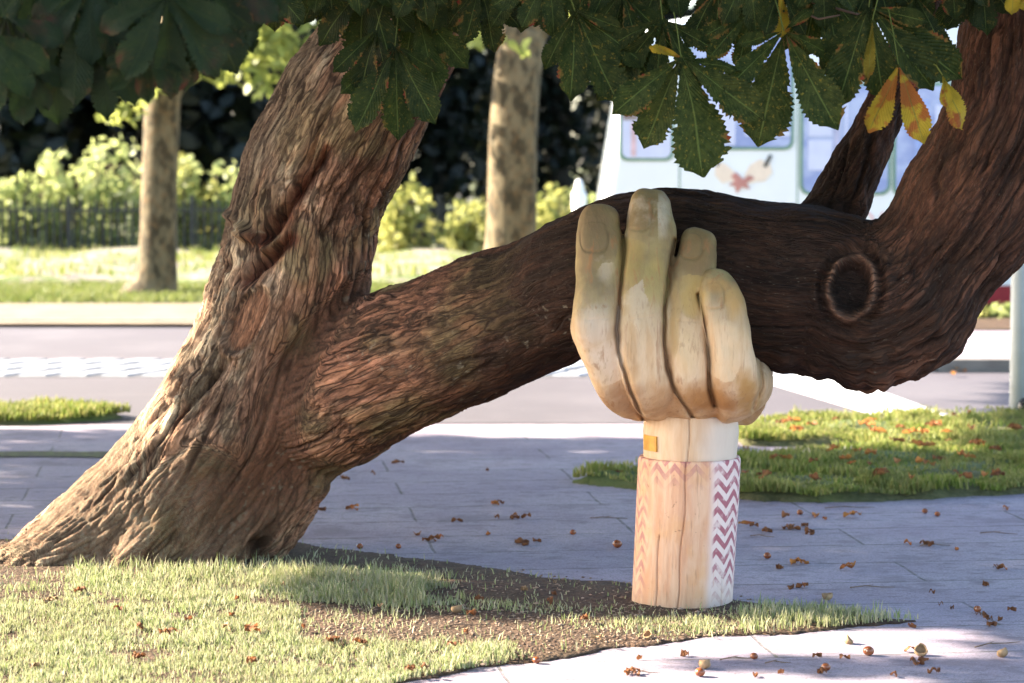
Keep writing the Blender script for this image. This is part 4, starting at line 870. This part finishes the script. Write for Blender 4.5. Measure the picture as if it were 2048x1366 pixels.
# planting in front of the bus
FB = [G(1880, 682), G(2600, 682), G(2600, 640), G(1880, 640)]
sheet('flower_bed', [(p.x, p.y) for p in FB], .10, M_soil)
for (px_, w_, tp, lb, mt) in ((1965, 40, 612, 'low yellow-green plant in front of the red bus skirt', M_sh2), (2005, 45, 625, 'low green plant left of the white signpost', M_sh1), (2075, 60, 500, 'bushy plant right of the white signpost', M_sh1)):
    Y_ = 22.3; c0 = P(px_, 640, Y_); h = P(px_, tp, Y_).z; g = tag(empty('bedding_plant', (c0.x, Y_, .1)), lb, 'plant', 'plants in front of the bus'); R0 = w_*Y_/FPX/2
    cs = [(c0.x+random.uniform(-R0, R0), Y_, .05+random.random()*max(.05, h-.15)) for _ in range(9)]; v, f = leafcloud(cs, [(R0*.5, .12, .09)]*9, 260, .10, .1); mesh('foliage', v, f, mt, g, False)
    m = MB(); m.tube([(c0.x, Y_, .05), (c0.x, Y_, h*.8)], [.012, .006], 5); m.build('stem', M_stem, g, True)

# white signpost at the right edge
gp = G(2037, 838); sp_ = tag(empty('signpost', (gp.x, gp.y, 0)), 'white and grey metal post at the right edge with a black base collar', 'post')
m = MB(); m.tube([(gp.x, gp.y, 0), (gp.x, gp.y, 1.2), (gp.x, gp.y, 3.2)], [.055, .055, .055], 28); m.build('pole', plain('pale_metal_paint', (.46, .49, .52), .45, .05), sp_, True)
m = MB(); m.tube([(gp.x+.03, gp.y-.06, .02), (gp.x+.03, gp.y-.06, .05), (gp.x+.03, gp.y-.06, .10), (gp.x+.03, gp.y-.06, .13)], [.03, .05, .05, .02], 18); m.build('base_collar', plain('black_plastic', (.02, .018, .022), .25), sp_, True)

# ------------------------------------------------------------ LITTER
t = NT('conker_skin'); n1 = t.noise(t.obj(), 30, 3); M_conk = t.set(t.mix(t.ramp(n1, .3, .7), (.16, .04, .015), (.28, .09, .03)), .25, spec=.5)
M_husk = plain('husk', (.30, .19, .10), .8, .3, 40); M_dead = leafmat('dead_leaf', (.12, .045, .02), (.24, .10, .04), .25, 20., .8); M_dead2 = leafmat('orange_leaf', (.30, .08, .03), (.40, .18, .05), .3, 20., .8); M_tw = plain('dry_twig', (.15, .10, .07), .9, .3, 40); M_cr = plain('pale_tuft', (.62, .5, .36), .8)
def zg(x_, y_):
    if inpoly(np.array([x_]), np.array([y_]), BED)[0]: return float(H_bed(np.array([x_]), np.array([y_]))[0])
    if inpoly(np.array([x_]), np.array([y_]), GR_R)[0]: return .05
    return .005
def conker_mesh(r):
    v = []; f = []; n, m_ = 10, 14
    for i in range(n+1):
        ph = math.pi*i/n
        for j in range(m_): a = 2*math.pi*j/m_; v.append((r*math.sin(ph)*math.cos(a)*1.05, r*math.sin(ph)*math.sin(a), r*.86*math.cos(ph)+r*.84))
    for i in range(n):
        for j in range(m_): f.append((i*m_+j, (i+1)*m_+j, (i+1)*m_+(j+1) % m_, i*m_+(j+1) % m_))
    return v, f
def husk_mesh(r):
    v = []; f = []; n, m_ = 6, 14
    for s_ in (1, .86):
        for i in range(n+1):
            ph = math.pi-(math.pi*.62)*i/n
            for j in range(m_):
                a = 2*math.pi*j/m_; rr = r*s_*(1+(.10*(j % 2) if s_ == 1 else 0)+(.15*math.sin(a*3) if i == n else 0)); v.append((rr*math.sin(ph)*math.cos(a), rr*math.sin(ph)*math.sin(a), r+rr*math.cos(ph)*.9))
    o2 = (n+1)*m_
    for i in range(n):
        for j in range(m_):
            q_ = (i*m_+j, i*m_+(j+1) % m_, (i+1)*m_+(j+1) % m_, (i+1)*m_+j); f.append(q_); f.append(tuple(o2+k for k in q_[::-1]))
    for j in range(m_): f.append((n*m_+j, n*m_+(j+1) % m_, o2+n*m_+(j+1) % m_, o2+n*m_+j))
    return v, f
def ground_spot(px_, py_):
    p = G(px_, py_); p.z = zg(p.x, p.y); return p
def conker(px_, py_, r, label):
    g = tag(empty('conker', ground_spot(px_, py_), random.uniform(0, 6)), label, 'conker', 'conkers fallen on the paving')
    v, f = conker_mesh(r); mesh('nut', v, f, M_conk, g, True, world=False)
    v = [(r*.5*math.cos(a)*.9+.0, -r*.72+0*r, r*.95+r*.5*math.sin(a)) for a in np.linspace(0, 2*np.pi, 12, endpoint=False)]+[(0, -r*1.04, r*.95)]
    mesh('pale_scar', v, [(i, (i+1) % 12, 12) for i in range(12)], M_cr, g, True, world=False)
for (x_, y_, r, lb) in ((1235, 1098, .019, 'glossy conker with a pale patch, left of the painted post'), (1146, 1072, .013, 'small brown conker on the shaded paving, farther left of the post'), (1535, 1120, .015, 'round red-brown conker on the shaded paving, just right of the post'),
                        (797, 1100, .012, 'conker on the paving right of the leaning trunk foot'), (1737, 1314, .017, 'dark conker on the sunny paving, in the middle of the right front'), (1400, 1356, .015, 'conker on the sunny paving next to a ring-shaped husk'), (1073, 1330, .012, 'conker at the paving edge near the soil'),
                        (1652, 1345, .014, 'flat-lit conker near the bottom of the picture, right of the husk pair'), (1508, 1322, .012, 'conker on the sunny paving in line with the right side of the post'), (1955, 1227, .013, 'conker on the paving near the right edge'), (1600, 1032, .014, 'conker just below the shaded lawn edge'), (1875, 1035, .013, 'conker right of a crumpled leaf below the lawn'), (1850, 1029, .013, 'conker beside another one below the lawn'), (720, 1108, .013, 'conker by the soil edge near the trunk foot')):
    conker(x_, y_, r, lb)
def husk(px_, py_, r, label):
    v, f = husk_mesh(r); o = mesh('husk', v, f, M_husk, None, True); o.location = ground_spot(px_, py_); o.rotation_euler = (random.uniform(-.9, .9), random.uniform(-.9, .9), random.uniform(0, 6)); o.location.z += r*.1
    tag(o, label, 'husk', 'empty conker husks')
for (x_, y_, r, lb) in ((1410, 1342, .017, 'ring-shaped open husk above a conker at the bottom of the picture'), (1655, 1205, .018, 'cracked husk on the sunlit strip right of the post'), (1690, 1290, .016, 'pale open husk on the sunny paving'), (1840, 1312, .02, 'orange open husk on the sunny paving at the right'), (2010, 1318, .017, 'dark husk among twigs at the right edge'), (915, 1238, .018, 'rusty husk on the soil in front of the trunk shadow'), (1300, 1285, .015, 'husk on the soil edge below the post')): husk(x_, y_, r, lb)
def deadleaf(px_, py_, L, mat, label, group, flat=False):
    V = []; F = []; k = 0
    nn = random.choice((1, 1, 3)) if not flat else 5
    for q_ in range(nn):
        v, f, u = leaflet(L, .26, random.uniform(-.2, .2), random.uniform(.2, .7), n=10, curl=random.uniform(-.3, .8), holes=.0); a = (q_-(nn-1)/2)*.7; n = len(V)
        for p in v: V.append((p[0]*math.cos(a)-p[1]*math.sin(a), p[0]*math.sin(a)+p[1]*math.cos(a), p[2]+.012))
        F += [tuple(i+n for i in g) for g in f]
    A = np.array(V); A[:, 2] -= A[:, 2].min(); o = mesh('fallen_leaf', A, F, mat, None, True); o.location = ground_spot(px_, py_); o.rotation_euler = (random.uniform(-.15, .15), random.uniform(-.15, .15), random.uniform(0, 6.28))
    tag(o, label, 'leaf', group); return o
def side(x_, cuts, names): return names[sum(x_ > c for c in cuts)]
def many(n, xr, yr, ok, sz, mats, where, cuts, names, ysplit, group, lift=0., poly=None):
    last = None
    for i in range(n):
        x_, y_ = random.uniform(*xr), yr() if callable(yr) else random.uniform(*yr)
        if last and random.random() < .2: x_, y_ = last[0]+random.gauss(0, 26), last[1]+random.gauss(0, 6)
        if not xr[0] < x_ < xr[1]: continue
        if not ok(x_, y_): continue
        if poly is not None:
            p = G(x_, y_)
            if not inpoly(np.array([p.x]), np.array([p.y]), poly)[0]: continue
        last = (x_, y_); L = random.choice((random.uniform(sz[0], sum(sz)/2), random.uniform(*sz))); mt, cn = random.choice(mats); sn = 'tiny' if L < sz[0]+(sz[1]-sz[0])*.3 else 'small' if L < sz[0]+(sz[1]-sz[0])*.65 else 'larger'
        deadleaf(x_, y_, L, mt, '%s %s leaf %s, %s, %s' % (sn, cn, where, side(x_, cuts, names), 'front half' if y_ > ysplit else 'rear half'), group).location.z += lift
BRN, ORG = (M_dead, 'brown'), (M_dead2, 'orange')
many(80, (620, 2060), lambda: random.choice((random.uniform(925, 1150), random.uniform(1000, 1240))), lambda x_, y_: not (1240 < x_ < 1490 or (x_ > 1450 and y_ < 1005) or y_ > 1150+(x_-1300)*.12 and x_ < 1500), (.02, .072), (BRN, BRN, ORG),
     'on the shaded paving', (900, 1240, 1650, 1850), ('right of the trunk foot', 'between trunk and post', 'left of the post', 'right of the post', 'towards the right edge'), 1080, 'fallen leaves on the shaded paving')
many(40, (1120, 2060), (1200, 1362), lambda x_, y_: not (y_ < 1300 and x_ < 1860 and y_ < 1330-(x_-1100)*.1), (.018, .05), (BRN,), 'on the sunlit paving', (1400, 1700, 1900), ('below the post', 'right of the post', 'towards the right', 'at the right edge'), 1310, 'fallen leaves on the sunlit paving')
many(62, (1490, 2060), (855, 1000), lambda x_, y_: True, (.04, .09), (BRN, ORG, BRN), 'on the right lawn', (1600, 1720, 1840, 1950), ('beside the post', 'left part', 'middle part', 'right part', 'near the signpost'), 935, 'autumn leaves on the right lawn', .035, GR_R)
many(40, (0, 1250), (1180, 1360), lambda x_, y_: True, (.02, .05), (BRN, BRN, (M_husk, 'tan')), 'under the tree', (300, 600, 900), ('at the left edge', 'in front of the trunk', 'on the bare soil', 'near the post'), 1270, 'leaf scraps under the tree', .012, BED)
many(16, (1620, 2050), (741, 747), lambda x_, y_: True, (.09, .14), ((M_dead2, 'orange'), (M_sh2, 'yellow')), 'along the far kerb', (1720, 1830, 1940), ('below the limb', 'middle of the kerb', 'right of the limb', 'near the signpost'), 744, 'leaves along the far kerb', .01)
def twig(px_, py_, L, a, label):
    p = ground_spot(px_, py_); m = MB(); d = Vector((math.cos(a), math.sin(a), 0)); s_ = Vector((-d.y, d.x, 0))
    m.tube([p+Vector((0, 0, .004)), p+d*L*.35+s_*.01+Vector((0, 0, .008)), p+d*L*.7-s_*.006+Vector((0, 0, .006)), p+d*L+Vector((0, 0, .004))], [.0022, .002, .0018, .001], 6)
    m.tube([p+d*L*.35+s_*.01+Vector((0, 0, .008)), p+d*L*.55+s_*.03+Vector((0, 0, .007))], [.0015, .0008], 5)
    tag(m.build('twig', M_tw, smooth=True), label, 'twig', 'dry twigs on the ground')
for (x_, y_, L, a, lb) in ((1180, 1040, .16, -.1, 'thin twig on the shaded paving left of the post'), (1500, 1076, .10, -.3, 'thin twig on the shaded paving just right of the post'), (1840, 1095, .12, 0, 'dark twig on the shaded paving at the right'), (1950, 1300, .18, .5, 'branching twig at the right edge in the sun'), (1440, 1325, .12, .2, 'thin twig on the sunny paving right of the conker'), (1530, 1332, .08, .1, 'short twig on the sunny paving below the soil edge'), (880, 1268, .16, .3, 'pale curved twig on the soil in front of the trunk'), (1700, 1180, .16, .05, 'rusty twig heap on the sunlit strip'), (1650, 1020, .22, .1, 'twig with leaf remains under the lawn edge'), (1960, 1070, .15, -.2, 'twig on the shaded paving near the right edge'), (770, 1150, .10, .2, 'twig on the shaded soil behind the grass'), (1260, 1352, .09, 0, 'hooked twig at the bottom of the sunny paving')): twig(x_, y_, L, a, lb)
# gravel and chips in the soil
t = NT('gravel_chip'); g_ = t.n('NewGeometry').node.outputs['Random Per Island']; M_grav = t.set(t.mix(g_, (.08, .045, .03), (.34, .24, .17)), .85)
px_ = rng.uniform(560, 1560, 5200); py_ = rng.uniform(1150, 1345, 5200); V = []; F = []
for x_, y_ in zip(px_, py_):
    if y_ < 1222 and random.random() < .7: continue
    p = G(x_, y_)
    if not inpoly(np.array([p.x]), np.array([p.y]), BED)[0]: continue
    z_ = float(H_bed(np.array([p.x]), np.array([p.y]))[0]); r = random.uniform(.0015, .0055)*(1.6 if random.random() < .06 else 1); b = len(V); a0 = random.uniform(0, 6.28)
    for (cx_, cy_, cz_) in ((1, 0, 0), (0, 1, 0), (-1, 0, 0), (0, -1, 0), (0, 0, .7), (0, 0, -.7)):
        V.append((p.x+r*(cx_*math.cos(a0)-cy_*math.sin(a0))*1.6, p.y+r*(cx_*math.sin(a0)+cy_*math.cos(a0)), z_+r*.3+cz_*r))
    F += [(b, b+1, b+4), (b+1, b+2, b+4), (b+2, b+3, b+4), (b+3, b, b+4), (b+1, b, b+5), (b+2, b+1, b+5), (b+3, b+2, b+5), (b, b+3, b+5)]
tag(mesh('gravel', V, F, M_grav, None, False), 'small stones and bark chips scattered over the bare soil', 'gravel', kind='stuff')
